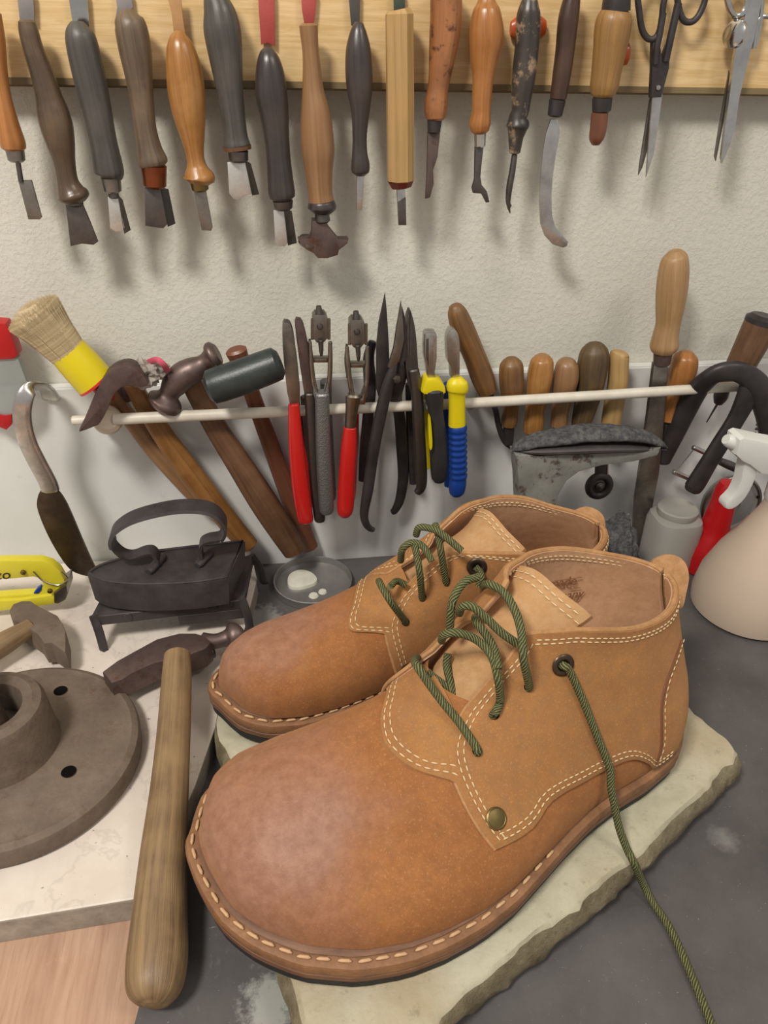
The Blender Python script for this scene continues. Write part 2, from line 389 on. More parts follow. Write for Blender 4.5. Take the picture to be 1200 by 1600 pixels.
t = NT('leather_midsole', .6); c = t.ramp(t.noise(t.map((1, 1, 8)), 50, 6, .7), [(.3, '5a3a28'), (.6, '7c563c'), (.8, '966e4c')]); t.color(c); M['midsole'] = t.m
M['sole'] = plain('black_outsole', '1d1b1b', .7, '2a2727', 60)
M['thread'] = plain('cream_thread', 'dcc49a', .7, bump=.2)
M['thread_w'] = plain('waxed_linen_thread', 'c9a57e', .6, 'b58d66', 200)
M['rand'] = plain('dark_red_rand', '5a3424', .6)
t = NT('olive_cord', .75, 0, .3); v = t.map((1, 1, 1), 'UV'); wv = t.n('ShaderNodeTexWave', Scale=330.0, Distortion=2.5, Detail=1.0); wv.bands_direction = 'DIAGONAL'; t.l(v, wv.inputs['Vector'])
c = t.ramp(wv.outputs[1], [(.2, '45462b'), (.6, '61633c'), (.9, '83835a')]); t.color(c); t.bump(wv.outputs[1], .8, .0009); M['cord'] = t.m

# ================================================================ the setting
def structure(name, bm, mat, smooth=False, label=None):
    o = obj(name, bm, mat, None, smooth); o['kind'] = 'structure'
    if label: o['label'] = label
    return o
bm = bmesh.new(); box(bm, (-.9, 0, -.75), (1.1, .08, 1.3)); structure('wall_back', bm, M['plaster'])
bm = bmesh.new(); box(bm, (-.8, -.95, -.03), (1.0, 0, 0), .0015)
o = obj('workbench_top', bm, M['ply'], smooth=False); props(o, 'pinkish brown plywood bench top under the slabs, bare at lower left', 'workbench')
PO = .010                                            # panel front
bm = bmesh.new(); box(bm, (-.8, -PO, 0), (1.0, 0, .172), .0012)
o = obj('splash_panel', bm, M['panel'], smooth=False); props(o, 'white painted panel standing along the wall behind the bench', 'panel')
# tool board at the top
bm = bmesh.new(); box(bm, (-.75, -.018, .366), (.95, 0, .56), .0015)
rt = thing('tool_board', 'pale birch board screwed along the wall, hung with tools', 'board', (0, 0, .366))
obj('board', bm, M['board'], rt, smooth=False)
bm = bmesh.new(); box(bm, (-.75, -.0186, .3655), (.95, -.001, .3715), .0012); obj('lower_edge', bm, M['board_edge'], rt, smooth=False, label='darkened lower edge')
# slate mat (right + middle)
q = [G(203, 1625, .003), G(262, 1400, .003), Vector((-.062, -.24, .003)), Vector((-.03, -.07, .003)), Vector((-.032, -.012, .003)), Vector((.9, -.012, .003)), Vector((.9, -.6, .003)), G(150, 1800, .003)]
bm = bmesh.new(); poly3(bm, q, [v-Vector((0, 0, .0028)) for v in q], .0005)
o = obj('bench_mat', bm, M['mat'], smooth=False); props(o, 'dark grey slate-like sheet covering the bench under stone and boots', 'mat')
# marble slab left
MZ = .018
q = [G(216, 1404, MZ), G(255, 1340, MZ), G(305, 1228, MZ), G(345, 1112, MZ), G(378, 1000, MZ), G(402, 905, MZ), Vector((-.028, -.012, MZ)), Vector((-.62, -.012, MZ)), Vector((-.62, -.34, MZ)), G(0, 1440, MZ)]
bm = bmesh.new(); poly3(bm, q, [v-Vector((0, 0, .0176)) for v in q], .0012)
o = obj('marble_slab', bm, [M['marble'], M['marble_side']], smooth=False)
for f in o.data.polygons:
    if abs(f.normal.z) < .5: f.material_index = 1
props(o, 'white veined marble slab on the left of the bench under the iron', 'slab')
# rough stone slab under boots
SZ = .03
pts = [(345, 1125), (362, 1180), (392, 1290), (425, 1410), (458, 1528), (474, 1600), (500, 1680), (640, 1640), (700, 1567), (752, 1527), (804, 1487), (850, 1450), (900, 1412), (945, 1373), (991, 1337), (1040, 1290), (1087, 1246), (1110, 1222), (1128, 1195), (1146, 1184), (1152, 1172), (1138, 1152), (1118, 1137), (1075, 1103), (1045, 1077)]
q = [G(*p, SZ) for p in pts] + [Vector((.222, -.10, SZ)), Vector((.1, -.11, SZ)), Vector((0, -.135, SZ)), Vector((-.035, -.17, SZ))]
q = [Vector(v) for v in cr(q, 4, True)]
N = len(q); cen = sum(q, Vector())/N
bm = bmesh.new(); rings = []
for j, (zz, ins) in enumerate([(SZ, .006), (SZ-.0006, .0016), (SZ-.003, -.0005), (SZ-.009, -.004), (SZ-.015, -.0045), (SZ-.021, -.003), (SZ-.0265, .001), (.0032, .004)]):
    r_ = []
    for i, v in enumerate(q):
        tn = (q[(i+1) % N]-q[i-1]).normalized(); nr = Vector((tn.y, -tn.x, 0))
        if nr.dot(v-cen) < 0: nr = -nr
        am = 0 if j == 0 else (.001 if j == 1 else .0034)
        d = noise.noise(Vector((v.x*38, v.y*38, zz*60)))*am + noise.noise(Vector((v.x*190, v.y*190, zz*120)))*am*.5
        p_ = v + nr*(d-ins)*1.0
        r_.append(bm.verts.new((p_.x, p_.y, zz + (0 if j < 2 else d*.3))))
    rings.append(r_)
bm.faces.new(rings[0])
for j in range(len(rings)-1):
    for i in range(N):
        f = bm.faces.new((rings[j][i], rings[j][(i+1) % N], rings[j+1][(i+1) % N], rings[j+1][i]))
        f.material_index = 1 if j > 1 else 0
bm.faces.new(rings[-1])
o = obj('stone_slab', bm, [M['stone'], M['stone_side']]); props(o, 'thick rough-edged pale stone slab carrying the pair of boots', 'slab')

# ================================================================ boots
ZF = .019
class Boot:
    HS = [0, .005, .0167, .032, .0545, .0767, .095, .116, .137, .157, .178, .2, .22, .245, .27, .291, .3]
    HW = [0, .025, .0455, .0575, .0648, .0668, .066, .063, .0583, .0524, .0468, .0423, .040, .038, .033, .0185, 0]
    HC = [-.021, -.012, -.0125, -.0095, -.0043, 0, .0026, .005, .0058, .005, .0033, .0013, 0, -.0003, -.001, -.0025, -.003]
    hs = [.007, .0085, .012, .018, .028, .042, .06, .09, .115, .14, .16, .18, .2, .23, .3]
    hh = [0, .012, .022, .030, .0375, .044, .049, .056, .063, .076, .092, .112, .14, .25, .6]
    zs = [0, .03, .05, .08, .11, .14]
    def __init__(s, T, ang, z0, m=1, ls=1.0, zb=(.294, .297, .296, .291, .285, .283), zc=.118):
        s.T = T; s.a = radians(ang); s.z0 = z0; s.m = m; s.ls = ls; s.zb = zb; s.zc = zc
    def spring(s, S): return .006*max(0, 1-S/.075)**2
    def sole(s, S):
        hw = sqrt(max(0, np.interp(S, s.HS, [h*h for h in s.HW]))); return hw, s.m*np.interp(S, s.HS, s.HC)
    def sb(s, z): return np.interp(z, s.zs, s.zb)
    def h(s, S): return float(np.interp(S, s.hs, s.hh))
    def base(s, S, z):
        zr = max(z-ZF, 0); sb = s.sb(z)
        if S >= sb or S <= .007: return (s.sole(min(max(S, .007), .295))[1], 0)
        q = (S-.007)/(sb-.007)*.3; hw, c = s.sole(q); hw *= .9
        b = min(1, zr/.088); b = b*b*(3-2*b)
        hc = .034*sqrt(max(0, 1-((q-.23)/.07)**2)) if q > .23 else .034
        bul = 1+.05*sin(pi*min(1, zr/.04))*(1-b)
        return c*(1-b)-.022*s.m*b, (hw*(1-b)+hc*b)*bul
    def cw(s, S, z, n=2.3):
        zr = max(z-ZF, 0); h = s.h(S); c, hw = s.base(S, z)
        if hw <= 0 or zr >= h: return c, 0
        return c, hw*(1-(zr/h)**n)**(1/n)
    def w2(s, S, w_, z):
        c, a = cos(s.a), sin(s.a); X = S*s.ls
        return Vector((s.T[0]+X*c+w_*a, s.T[1]+X*a-w_*c, s.z0+z+s.spring(S)))
    def l2(s, P):
        c, a = cos(s.a), sin(s.a); x, y = P[0]-s.T[0], P[1]-s.T[1]; S = (x*c+y*a)/s.ls
        return S, x*a-y*c, P[2]-s.z0-s.spring(S)
    def hit(s, px, py):
        d = ray(px, py); t_ = .2
        while t_ < .9:
            S, w_, z = s.l2(CAM+d*t_)
            if ZF <= z <= .128:
                c, hw = s.cw(S, z)
                if hw > 0 and abs(w_-c) < hw: return S, w_, z
            t_ += .0006
        return None
    def sf(s, S, z, side, off=0.0):
        """point on the upper, side +1 near / -1 far"""
        def p(S_, z_):
            c, hw = s.cw(S_, z_); return s.w2(S_, c+side*hw, z_)
        z = min(z, ZF+s.h(S)*.996) ; P = p(S, z)
        if off:
            e = .0012; Sa, Sb = max(S-e, .0075), min(S+e, s.sb(z)-.0002)
            a = p(Sb, z)-p(Sa, z); zt = min(z+e, ZF+s.h(S)*.998); b = p(S, zt)-p(S, zt-2*e)
            n_ = a.cross(b)
            if n_.length < 1e-12: return P
            n_.normalize(); out = Vector((sin(s.a), -cos(s.a), 0))*side
            if n_.dot(out) < 0 and side: n_ = -n_
            P = P+n_*off
        return P
    def sec(s, S, tau, off=0.0):
        """point on section: tau -1..1 across the top"""
        def p(S_, t_):
            zr = s.h(S_)*(1-min(1, abs(t_))**2.3)**(1/2.3); z = ZF+zr
            c, hb = s.base(S_, z); return s.w2(S_, c+hb*t_, z)
        P = p(S, tau)
        if off:
            e = .0015; a = p(S+e, tau)-p(S-e, tau); tt = max(-.97, min(.97, tau)); b = p(S, tt+.02)-p(S, tt-.02)
            n_ = a.cross(b).normalized()
            if n_.z < 0: n_ = -n_
            P = P+n_*off
        return P
    def tau(s, S, w_, z):
        c, hb = s.base(S, z); return (w_-c)/hb
def grid(bm, rows, closed=False):
    uvl = bm.loops.layers.uv.verify(); V = [[bm.verts.new(p) for p in r] for r in rows]
    for i in range(len(V)-1):
        n = len(V[i]); m_ = n if closed else n-1
        for k in range(m_): bm.faces.new((V[i][k], V[i][(k+1) % n], V[i+1][(k+1) % n], V[i+1][k]))
    return V
def stitch(bm, pts, ln=.0026, gap=.0013, r=.00036, lift=.0):
    """dashes along a 3-D polyline"""
    P = [Vector(p) for p in pts]; cum = [0]
    for a, b in zip(P, P[1:]): cum.append(cum[-1]+(b-a).length)
    def at(d):
        d = min(max(d, 0), cum[-1]); i = max(0, min(len(P)-2, int(np.searchsorted(cum, d))-1)); f = (d-cum[i])/max(cum[i+1]-cum[i], 1e-9)
        return P[i].lerp(P[i+1], f)
    d = 0
    while d+ln < cum[-1]:
        q_ = [at(d), at(d+ln*.3), at(d+ln*.7), at(d+ln)]
        sweep(bm, q_, [r*.5, r, r, r*.5], 5); d += ln+gap
def disc_at(P, n, prof, nn=24):
    bm = bmesh.new(); lathe(bm, P, prof, n, nn); return bm

def build_boot(B, R, D, mats):
    vamp_m, quarter_m = mats
    # --- sole stack
    def loop(d, z, n=110):
        out = []
        for k in range(n):
            ph = 2*pi*k/n; S = .15*(1-cos(ph)); hw, c = B.sole(S); out.append((S, c+(hw if ph < pi else -hw)))
        L_ = [np.array(p) for p in out]; res = []
        for k in range(n):
            tn = L_[(k+1) % n]-L_[k-1]; nr = np.array((tn[1], -tn[0])); nr = nr/max(np.linalg.norm(nr), 1e-9)
            p = L_[k]+nr*(-d) if nr@(L_[k]-np.array((.15, 0))) > 0 else L_[k]+nr*d
            res.append(B.w2(p[0], p[1], z))
        return res
    def slab(name, prof, mat):
        bm = bmesh.new(); V = grid(bm, [loop(d, z) for d, z in prof], True); bm.faces.new(V[0]); bm.faces.new(V[-1]); return obj(name, bm, mat, R)
    slab('outsole', [(.0035, .0002), (.0016, .0010), (.0012, .0066), (.0022, .0072)], M['sole'])
    slab('midsole', [(.0016, .0070), (.0004, .0076), (.0002, .0108), (.0012, .0118)], M['midsole'])
    slab('welt', [(.0013, .0112), (.0002, .0122), (-.0002, .0155), (.0006, .0175), (.0022, .0182), (.009, .0186)], M['welt'])
    slab('rand', [(.0062, .0178), (.0052, .0195), (.0068, .0205)], M['midsole'])
    # --- vamp shell
    bm = bmesh.new(); rows = []
    K = 46
    for k in range(K):
        f = k/(K-1); sF = .0073 + (.133-.0073)*f**1.5; zF = ZF+B.h(sF)*.9995
        zB = ZF+.0005+(.03)*f; 
        row = []
        n = 60; sB = float(B.sb(zB))-.0002
        for j in range(2*n):
            ph = pi*j/n; t_ = (1-cos(ph))/2; S = sF+(sB-sF)*t_; z = zF+(zB-zF)*t_
            z = min(z, ZF+B.h(S)*.9999)
            c, hw = B.cw(S, z); side = 1 if j <= n else -1
            row.append(B.w2(S, c+side*hw, z))
        rows.append(row)
    grid(bm, rows, True); obj('vamp', bm, vamp_m, R)
    # --- insole
    bm = bmesh.new(); lp = [v+Vector((0, 0, .026)) for v in loop(.010, 0)]; bm.faces.new([bm.verts.new(v) for v in lp]); obj('insole', bm, M['lining'], R)
    # --- quarters
    zc = B.zc
    stb = bmesh.new()
    def quarter(side, front, low, col, name):
        # front: (S,z) tip->collar corner; low: tip->heel ; col: corner->heel top
        NU, NV = 56, 34
        def res(pts, n, pw=1.0):
            P = np.array(cr(pts, 8)); d = np.r_[0, np.cumsum(np.linalg.norm(np.diff(P[:, :2], axis=0), axis=1))]; u = np.linspace(0, 1, n)**pw if pw != 1 else np.linspace(0, 1, n)
            u = u*d[-1]; return np.array([[np.interp(x, d, P[:, i]) for i in (0, 1)] for x in u])
        def ease(n): return 1-(1-np.linspace(0, 1, n))**1.9
        def resE(pts, n):
            P = np.array(cr(pts, 8)); d = np.r_[0, np.cumsum(np.linalg.norm(np.diff(P[:, :2], axis=0), axis=1))]; u = ease(n)*d[-1]
            return np.array([[np.interp(x, d, P[:, i]) for i in (0, 1)] for x in u])
        Lf = res(front, NV); Bt = resE(low, NU); Tp = resE(col, NU)
        zz = np.linspace(low[-1][1], col[-1][1], NV); Rg = np.array([[B.sb(z)-.0001, z] for z in zz])
        uu = ease(NU); Q = np.zeros((NV, NU, 2))
        for j in range(NV):
            v = j/(NV-1)
            for i in range(NU):
                u = uu[i]
                Q[j, i] = (1-v)*Bt[i]+v*Tp[i]+(1-u)*Lf[j]+u*Rg[j]-((1-u)*(1-v)*Bt[0]+u*(1-v)*Bt[-1]+(1-u)*v*Tp[0]+u*v*Tp[-1])
        def P(j, i, off):
            S, z = Q[j, i]; S = min(S, float(B.sb(z))-.0001); lift = (.0045 if B.m > 0 else .0015)*max(0, 1-i/9)**2*min(1, j/6) if name == 'quarter' and side != D['near'] else 0; return B.sf(S, z, side, off)+Vector((0, 0, lift))
        out = [[P(j, i, .0024 if j > 0 and i > 0 else .0016) for i in range(NU)] for j in range(NV)]
        inn = [[P(j, i, .0002) for i in range(NU)] for j in range(NV)]
        bm = bmesh.new(); V = grid(bm, out); U = grid(bm, inn)
        for i in range(NU-1):
            bm.faces.new((V[0][i], V[0][i+1], U[0][i+1], U[0][i])); bm.faces.new((V[-1][i], V[-1][i+1], U[-1][i+1], U[-1][i]))
        for j in range(NV-1): bm.faces.new((V[j][0], V[j+1][0], U[j+1][0], U[j][0]))
        obj(name, bm, quarter_m, R)
        # lining
        bm = bmesh.new(); lr = [[P(j, i, -.0004) for i in range(NU)] for j in range(6, NV)]; lr2 = [[P(j, i, -.0019) for i in range(NU)] for j in range(6, NV)]
        V = grid(bm, lr); U = grid(bm, lr2)
        for i in range(NU-1): bm.faces.new((V[-1][i], V[-1][i+1], U[-1][i+1], U[-1][i]))
        for j in range(len(V)-1): bm.faces.new((V[j][0], V[j+1][0], U[j+1][0], U[j][0]))
        obj('lining', bm, M['lining'], R, label='smooth tan lining')
        # raw edge binding: front edge + collar
        edge = [P(j, 0, .0004) for j in range(0, NV)] + [P(NV-1, i, .0002) for i in range(1, NU)]
        bm = bmesh.new(); sweep(bm, edge, [.0011]*(NV-3)+[.0015]*(len(edge)-NV+3), 8); obj('edge_trim', bm, M['edge'], R, label='pale raw cut edge')
        # stitches: two rows along front edge, one+ along collar, two along low edge
        W_ = np.linalg.norm
        def inset(jf, i0, i1, row): pass
        for dist in (.0042, .0072):
            pl = []
            for j in range(1, NV-1):
                a = Q[j, 0]; b = Q[j, 1:6]
                # move inwards along row until distance reached
                acc = 0; pr_ = P(j, 0, 0); pt = None
                for i in range(1, 12):
                    nx = P(j, i, 0); st = (nx-pr_).length
                    if acc+st >= dist: f = (dist-acc)/st; S = Q[j, i-1]*(1-f)+Q[j, i]*f; pt = S; break
                    acc += st; pr_ = nx
                if pt is not None: pl.append(B.sf(pt[0], pt[1], side, .0027))
            stitch(stb, pl)
        for dist in (.0035, .0058):
            pl = []
            for i in range(2, NU-1):
                acc = 0; pr_ = P(NV-1, i, 0); pt = None
                for j in range(NV-2, NV-12, -1):
                    nx = P(j, i, 0); st = (nx-pr_).length
                    if acc+st >= dist: f = (dist-acc)/st; pt = Q[j+1, i]*(1-f)+Q[j, i]*f; break
                    acc += st; pr_ = nx
                if pt is not None: pl.append(B.sf(pt[0], pt[1], side, .0027))
            stitch(stb, pl)
            # same stitching shows inside the lining
            if side < 0: stitch(stb, [v+(B.w2(0, -side*.0052, 0)-B.w2(0, 0, 0)) for v in pl])
        for dist in (.0035, .0065):
            pl = []
            for i in range(1, int(NU*.62)):
                acc = 0; pr_ = P(0, i, 0); pt = None
                for j in range(1, 12):
                    nx = P(j, i, 0); st = (nx-pr_).length
                    if acc+st >= dist: f = (dist-acc)/st; pt = Q[j-1, i]*(1-f)+Q[j, i]*f; break
                    acc += st; pr_ = nx
                if pt is not None: pl.append(B.sf(pt[0], pt[1], side, .0027))
            stitch(stb, pl)
        return Q
    quarter(D['near'], D['front_n'], D['low_n'], D['col_n'], 'quarter')
    quarter(-D['near'], D['front_f'], D['low_f'], D['col_f'], 'quarter')
    # --- apron (tongue base piece) with its stitching
    ap = [tuple(a) for a in cr(D['apron'], 8)]                                     # (tau, S) pairs front edge
    tq = [a[0] for a in ap]; sq = [a[1] for a in ap]
    bm = bmesh.new(); rows = []
    nt = 40; t0, t1 = tq[0], tq[-1]
    for j in range(14):
        row = []
        for i in range(nt+1):
            ta = t0+(t1-t0)*i/nt; s0 = float(np.interp(ta, tq, sq)); S = s0+(.134-s0)*(j/13)**1.2
            edge = j == 0 or i in (0, nt)
            row.append(B.sec(S, ta, -.0004 if edge else .0015))
        rows.append(row)
    grid(bm, rows); obj('apron', bm, quarter_m, R)
    for dd in (.0035, .0068):
        pl = []
        for i in range(2, nt-1):
            ta = t0+(t1-t0)*i/nt; pl.append(B.sec(float(np.interp(ta, tq, sq))+dd, ta*(1-dd*2.2), .0018))
        stitch(stb, pl, .003, .0015)
    # --- tongue
    bm = bmesh.new(); rows = []; TG = D['tongue']       # rows of (S, z, wL, wR, bulge)
    for S, z, wa, wb, bu in cr(TG, 6):
        row = []
        for i in range(21):
            f = i/20; wv = wa+(wb-wa)*f; k = 1-(2*f-1)**2
            row.append(B.w2(S+.014*(f if B.m > 0 else f*1.0)*min(1, (S-.12)/.06)-bu*k*.6, wv, z-.008*(f if B.m > 0 else f)**1.3*max(0, min(1, (S-.165)/.03))+bu*k+.0008*sin(f*9+S*90)))
        rows.append(row)
    V = grid(bm, rows); U = grid(bm, [[p+Vector((.0018, .0008, -.0022)) for p in r] for r in rows])
    n = len(V[0])
    for i in range(n-1): bm.faces.new((V[-1][i], V[-1][i+1], U[-1][i+1], U[-1][i]))
    for j in range(len(V)-1):
        for e in (0, -1): bm.faces.new((V[j][e], V[j+1][e], U[j+1][e], U[j][e]))
    obj('tongue', bm, M['tongue'], R)
    for dd in (2, 3):
        stitch(stb, [p+Vector((-.0002, -.0004, .0006)) for p in rows[-dd]], .0032, .0015, .0004)
    obj('stitching', stb, M['thread'], R, kind='stuff', label='cream seam stitching')
    # --- welt stitches as pieces
    me = bpy.data.meshes.new('welt_stitch'); b2 = bmesh.new(); sweep(b2, [(-.0031, 0, 0), (-.0018, 0, .0004), (.0018, 0, .0004), (.0031, 0, 0)], [.0004, .0009, .0009, .0004], 6, .8, Vector((0, 0, 1)))
    for f in b2.faces: f.smooth = True
    b2.to_mesh(me); b2.free(); me.materials.append(M['thread_w'])
    L_ = loop(.0036, .0188, 400); L_ = L_[200-0:]+L_[:200]; d = 0; last = None
    for i in range(len(L_)):
        a, b_ = L_[i-1], L_[i]
        d += (b_-a).length
        if d > .0078:
            S = B.l2(b_)[0]
            d = 0
            if S > .262 or (S > .172 and B.l2(b_)[1] > 0): continue
            o_ = bpy.data.objects.new('welt_stitch', me); COL.objects.link(o_); o_.parent = R; o_.location = b_-worldloc(R)
            dr = (L_[(i+1) % 400]-a).normalized(); o_.rotation_euler = (0, 0, atan2(dr.y, dr.x)); 
def heel_seam(B, R, q):
    P = [onhit(B, px, py, .0022)[0] for px, py in q]; P = [p for p in P if p is not None]
    if len(P) < 3: return
    P = [Vector(v) for v in cr([tuple(p) for p in P], 6)]
    bm = bmesh.new(); sweep(bm, P, .0011, 6); obj('heel_seam', bm, M['edge_d'], R, label='dark seam line of the heel counter')
    bm = bmesh.new(); stitch(bm, [p+Vector((.0028, .0006, 0)) for p in P], .0024, .0016, .0003); obj('seam_stitching', bm, M['thread'], R, kind='stuff')
def tubeobj(R, name, pts, r, mat, n=10, k=7, label=None):
    bm = bmesh.new(); P = cr([tuple(p) for p in pts], k); sweep(bm, P, r, n, up=Vector((.3, .2, 1))); return obj(name, bm, mat, R, label=label)

toeF = (.04, .02, .04)
BF = Boot((-.049, -.343), 18, SZ, 1, zc=.108)
RF = thing('ankle_boot', 'front tan suede ankle boot with loose olive lace, nearest the camera', 'boot', BF.w2(.15, 0, 0), 'pair of tan suede ankle boots')
class RearBoot(Boot):
    HW = [0, .012, .026, .034, .0375, .0385, .039, .0395, .0405, .041, .0415, .041, .040, .038, .033, .0185, 0]
    HC = [-.029, -.028, -.032, -.0325, -.0315, -.0285, -.0245, -.019, -.0125, -.007, -.003, 0, 0, -.0003, -.001, -.0025, -.003]
    hh = [0, .010, .019, .0255, .032, .037, .0405, .046, .053, .067, .084, .103, .13, .25, .6]
BB = RearBoot((-.0554, -.1784), 8, SZ, -1, ls=.95, zb=(.29, .292, .289, .281, .271, .269), zc=.095)
RB = thing('ankle_boot', 'rear tan suede ankle boot, half hidden behind the front boot', 'boot', BB.w2(.15, 0, 0), 'pair of tan suede ankle boots')
def smats(B, R, tag):
    ta = tuple(B.w2(.035, .0, .045)-worldloc(R))
    return (suede('vamp_suede_'+tag, 'a26b3e', '8f5b32', '7d5234', toe='8a5f4b', toe_at=ta), suede('quarter_suede_'+tag, 'a97746', '97673c', '87674a'))
def htau(B, px, py):
    h_ = B.hit(px, py); return (B.tau(*h_), h_[0])
apF = [htau(BF, 600, 1097), htau(BF, 592, 1130), htau(BF, 600, 1170), htau(BF, 640, 1205), htau(BF, 705, 1227)]
apF = [(-.86, .125)] + sorted(apF) + [(min(.97, max(a[0] for a in apF)+.12), .128)]
def mono(a):
    out = [a[0]]
    for x in a[1:]:
        if x[0] > out[-1][0]+.01: out.append(x)
    return out
apF = mono(apF)
def sz(B, lst): 
    r_ = [B.hit(*p) for p in lst]; return [(x[0], x[2]) for x in r_ if x]
frF = sz(BF, [(772, 1325), (745, 1290), (718, 1240), (702, 1195), (700, 1160), (715, 1125), (745, 1085), (790, 1035)]) + [(.174, .116)]
loF = sz(BF, [(772, 1325), (830, 1290), (860, 1250), (920, 1213), (960, 1193)]) + [(.230, .039), (.241, .031), (.249, .0225), (.27, .0205), (.2965, .0205)]
D = dict(near=1, front_n=frF, low_n=loF, col_n=[(.174, .116), (.187, .118), (.209, .117), (.234, .111), (.262, .106), (.277, .107), (float(BF.sb(.108))-.0001, .108)],
         front_f=[(.122, .045), (.118, .058), (.120, .072), (.128, .081), (.146, .096), (.158, .108), (.1665, .119), (.178, .128)],
         low_f=[(.122, .045), (.15, .042), (.2, .04), (.25, .03), (.2965, .024)], col_f=[(.178, .128), (.20, .127), (.23, .121), (.262, .112), (float(BF.sb(.108))-.0001, .108)],
         apron=apF, tongue=[(.124, .071, -.026, .014, .006), (.14, .080, -.034, .006, .007), (.162, .096, -.044, -.002, .008), (.18, .110, -.046, -.003, .008), (.197, .1275, -.043, .001, .006)])
build_boot(BF, RF, D, smats(BF, RF, 'front'))
apB = mono(sorted([htau(BB, 549, 947), htau(BB, 541, 973), htau(BB, 547, 989), htau(BB, 600, 992)]))
apB = mono([(-.8, .112)] + apB + [(min(.97, apB[-1][0]+.1), .118)])
frB = sz(BB, [(622, 1060), (612, 1030), (603, 995), (603, 973), (619, 936), (651, 899), (693, 867)]) + [(.168, .103)]
loB = [frB[0], (.15, .033), (.2, .036), (.24, .032), (.2965, .024)]
cbB = float(BB.sb(.095))-.0001
D = dict(near=1, front_n=frB, low_n=loB, col_n=[(.168, .103), (.187, .105), (.209, .104), (.234, .099), (.255, .094), (cbB, .095)],
         front_f=[(.122, .045), (.116, .058), (.118, .07), (.128, .080), (.146, .094), (.158, .098), (.166, .104), (.176, .111)],
         low_f=[(.122, .045), (.15, .042), (.2, .04), (.25, .03), (.2965, .024)], col_f=[(.176, .111), (.20, .110), (.23, .105), (.255, .097), (cbB, .095)],
         apron=apB, tongue=[(.124, .062, -.006, .028, .006), (.14, .070, -.004, .034, .007), (.162, .085, .004, .044, .008), (.18, .097, .005, .046, .008), (.193, .110, .002, .043, .006)])
build_boot(BB, RB, D, smats(BB, RB, 'rear'))

def nrm(B, S, z, side):
    return (B.sf(S, z, side, .003)-B.sf(S, z, side, 0)).normalized()
def onhit(B, px, py, off=.0026):
    h_ = B.hit(px, py)
    if not h_: return None, None
    c, hw = B.cw(h_[0], h_[2]); side = 1 if h_[1] > c else -1
    return B.sf(h_[0], h_[2], side, off), nrm(B, h_[0], h_[2], side)
def metalbits(B, R, eyelets, rivets, holes, rmat):
    for px, py in eyelets:
        P, n_ = onhit(B, px, py)
        if P is None: continue
        bm = bmesh.new(); torus(bm, P+n_*.0004, .0043, .0018, n_, squash=.5); e = obj('eyelet', bm, M['bronze_d'], R, label='dark bronze eyelet')
        obj('eyelet_hole', disc_at(P, n_, [(.0001, .0001), (.0032, .0001), (.0032, .0003), (.0001, .0004)]), M['hole'], e)
    for px, py in rivets:
        P, n_ = onhit(B, px, py); obj('rivet', disc_at(P, n_, [(.0045, -.001), (.0053, 0), (.0053, .0006), (.0046, .0011), (.0043, .0009), (.003, .0013), (.0001, .0015)], 32), rmat, R, label='round metal rivet')
    for px, py in holes:
        P, n_ = onhit(B, px, py)
        if P is not None: obj('lace_hole', disc_at(P, n_, [(.0001, -.0003), (.0025, -.0003), (.0024, .0003), (.0001, .0004)], 16), M['hole'], R)
metalbits(BF, RF, [(875, 1035)], [(770, 1277)], [(742, 1172), (770, 1115), (822, 1070)], M['brass'])
metalbits(BB, RB, [(744, 883)], [(632, 1043)], [(632, 970), (660, 931), (697, 905)], M['bronze_d'])
# --- laces. points: (px,py,'s') on the leather, (px,py,z) in the air
def lacepts(B, lst, r=.0017):
    out = []
    for px, py, z in lst:
        if isinstance(z, float): out.append(G(px, py, z)); continue
        P, n_ = onhit(B, px, py, .0024+r*(1 if z == 's' else -1.6))
        if P is not None: out.append(P)
    return out
LR = .0021
def laces(B, R, runs):
    bm = bmesh.new()
    for run in runs:
        P = lacepts(B, run, LR)
        if len(P) < 2: continue
        sweep(bm, cr([tuple(p) for p in P], 8), LR, 12, up=Vector((.3, .2, 1)))
    obj('lace', bm, M['cord'], R, label='olive green cord lace')
laces(BF, RF, [
    [(743, 1176, 'i'), (740, 1170, 's'), (715, 1130, 's'), (690, 1095, .123), (668, 1065, .131), (654, 1044, .136), (648, 1033, .132), (652, 1028, .122)],
    [(768, 1119, 'i'), (768, 1113, 's'), (776, 1092, 's'), (778, 1060, .138), (768, 1025, .146), (745, 1000, .150), (715, 989, .154), (694, 992, .152), (690, 1001, .142)],
    [(822, 1074, 'i'), (820, 1067, 's'), (818, 1030, .148), (815, 990, .158), (805, 955, .164), (787, 926, .167), (765, 913, .168), (755, 915, .16)],
    [(808, 1006, .150), (782, 987, .156), (760, 966, .162), (738, 948, .167), (722, 948, .165), (718, 958, .155)],
    [(779, 1046, .143), (772, 1015, .147), (760, 993, .150), (745, 973, .152), (742, 965, .145)],
    [(747, 902, .168), (725, 910, .168), (707, 940, .162), (703, 982, .147)],
    [(735, 1110, .103), (722, 1097, .111), (700, 1075, .117), (677, 1058, .121), (668, 1050, .123)],
    [(722, 1120, .104), (716, 1106, .111), (706, 1075, .117), (698, 1040, .123), (700, 1022, .128)],
    [(872, 1036, 'i'), (874, 1034, 's'), (882, 1042, 's'), (896, 1075, 's'), (910, 1110, 's'), (925, 1150, 's'), (942, 1195, 's'), (955, 1232, .066), (962, 1268, .053), (968, 1295, .044), (979, 1325, .0345), (990, 1347, .030), (1004, 1379, .012), (1020, 1410, .0055), (1046, 1450, .005), (1075, 1512, .005), (1108, 1592, .005), (1125, 1640, .005)]])
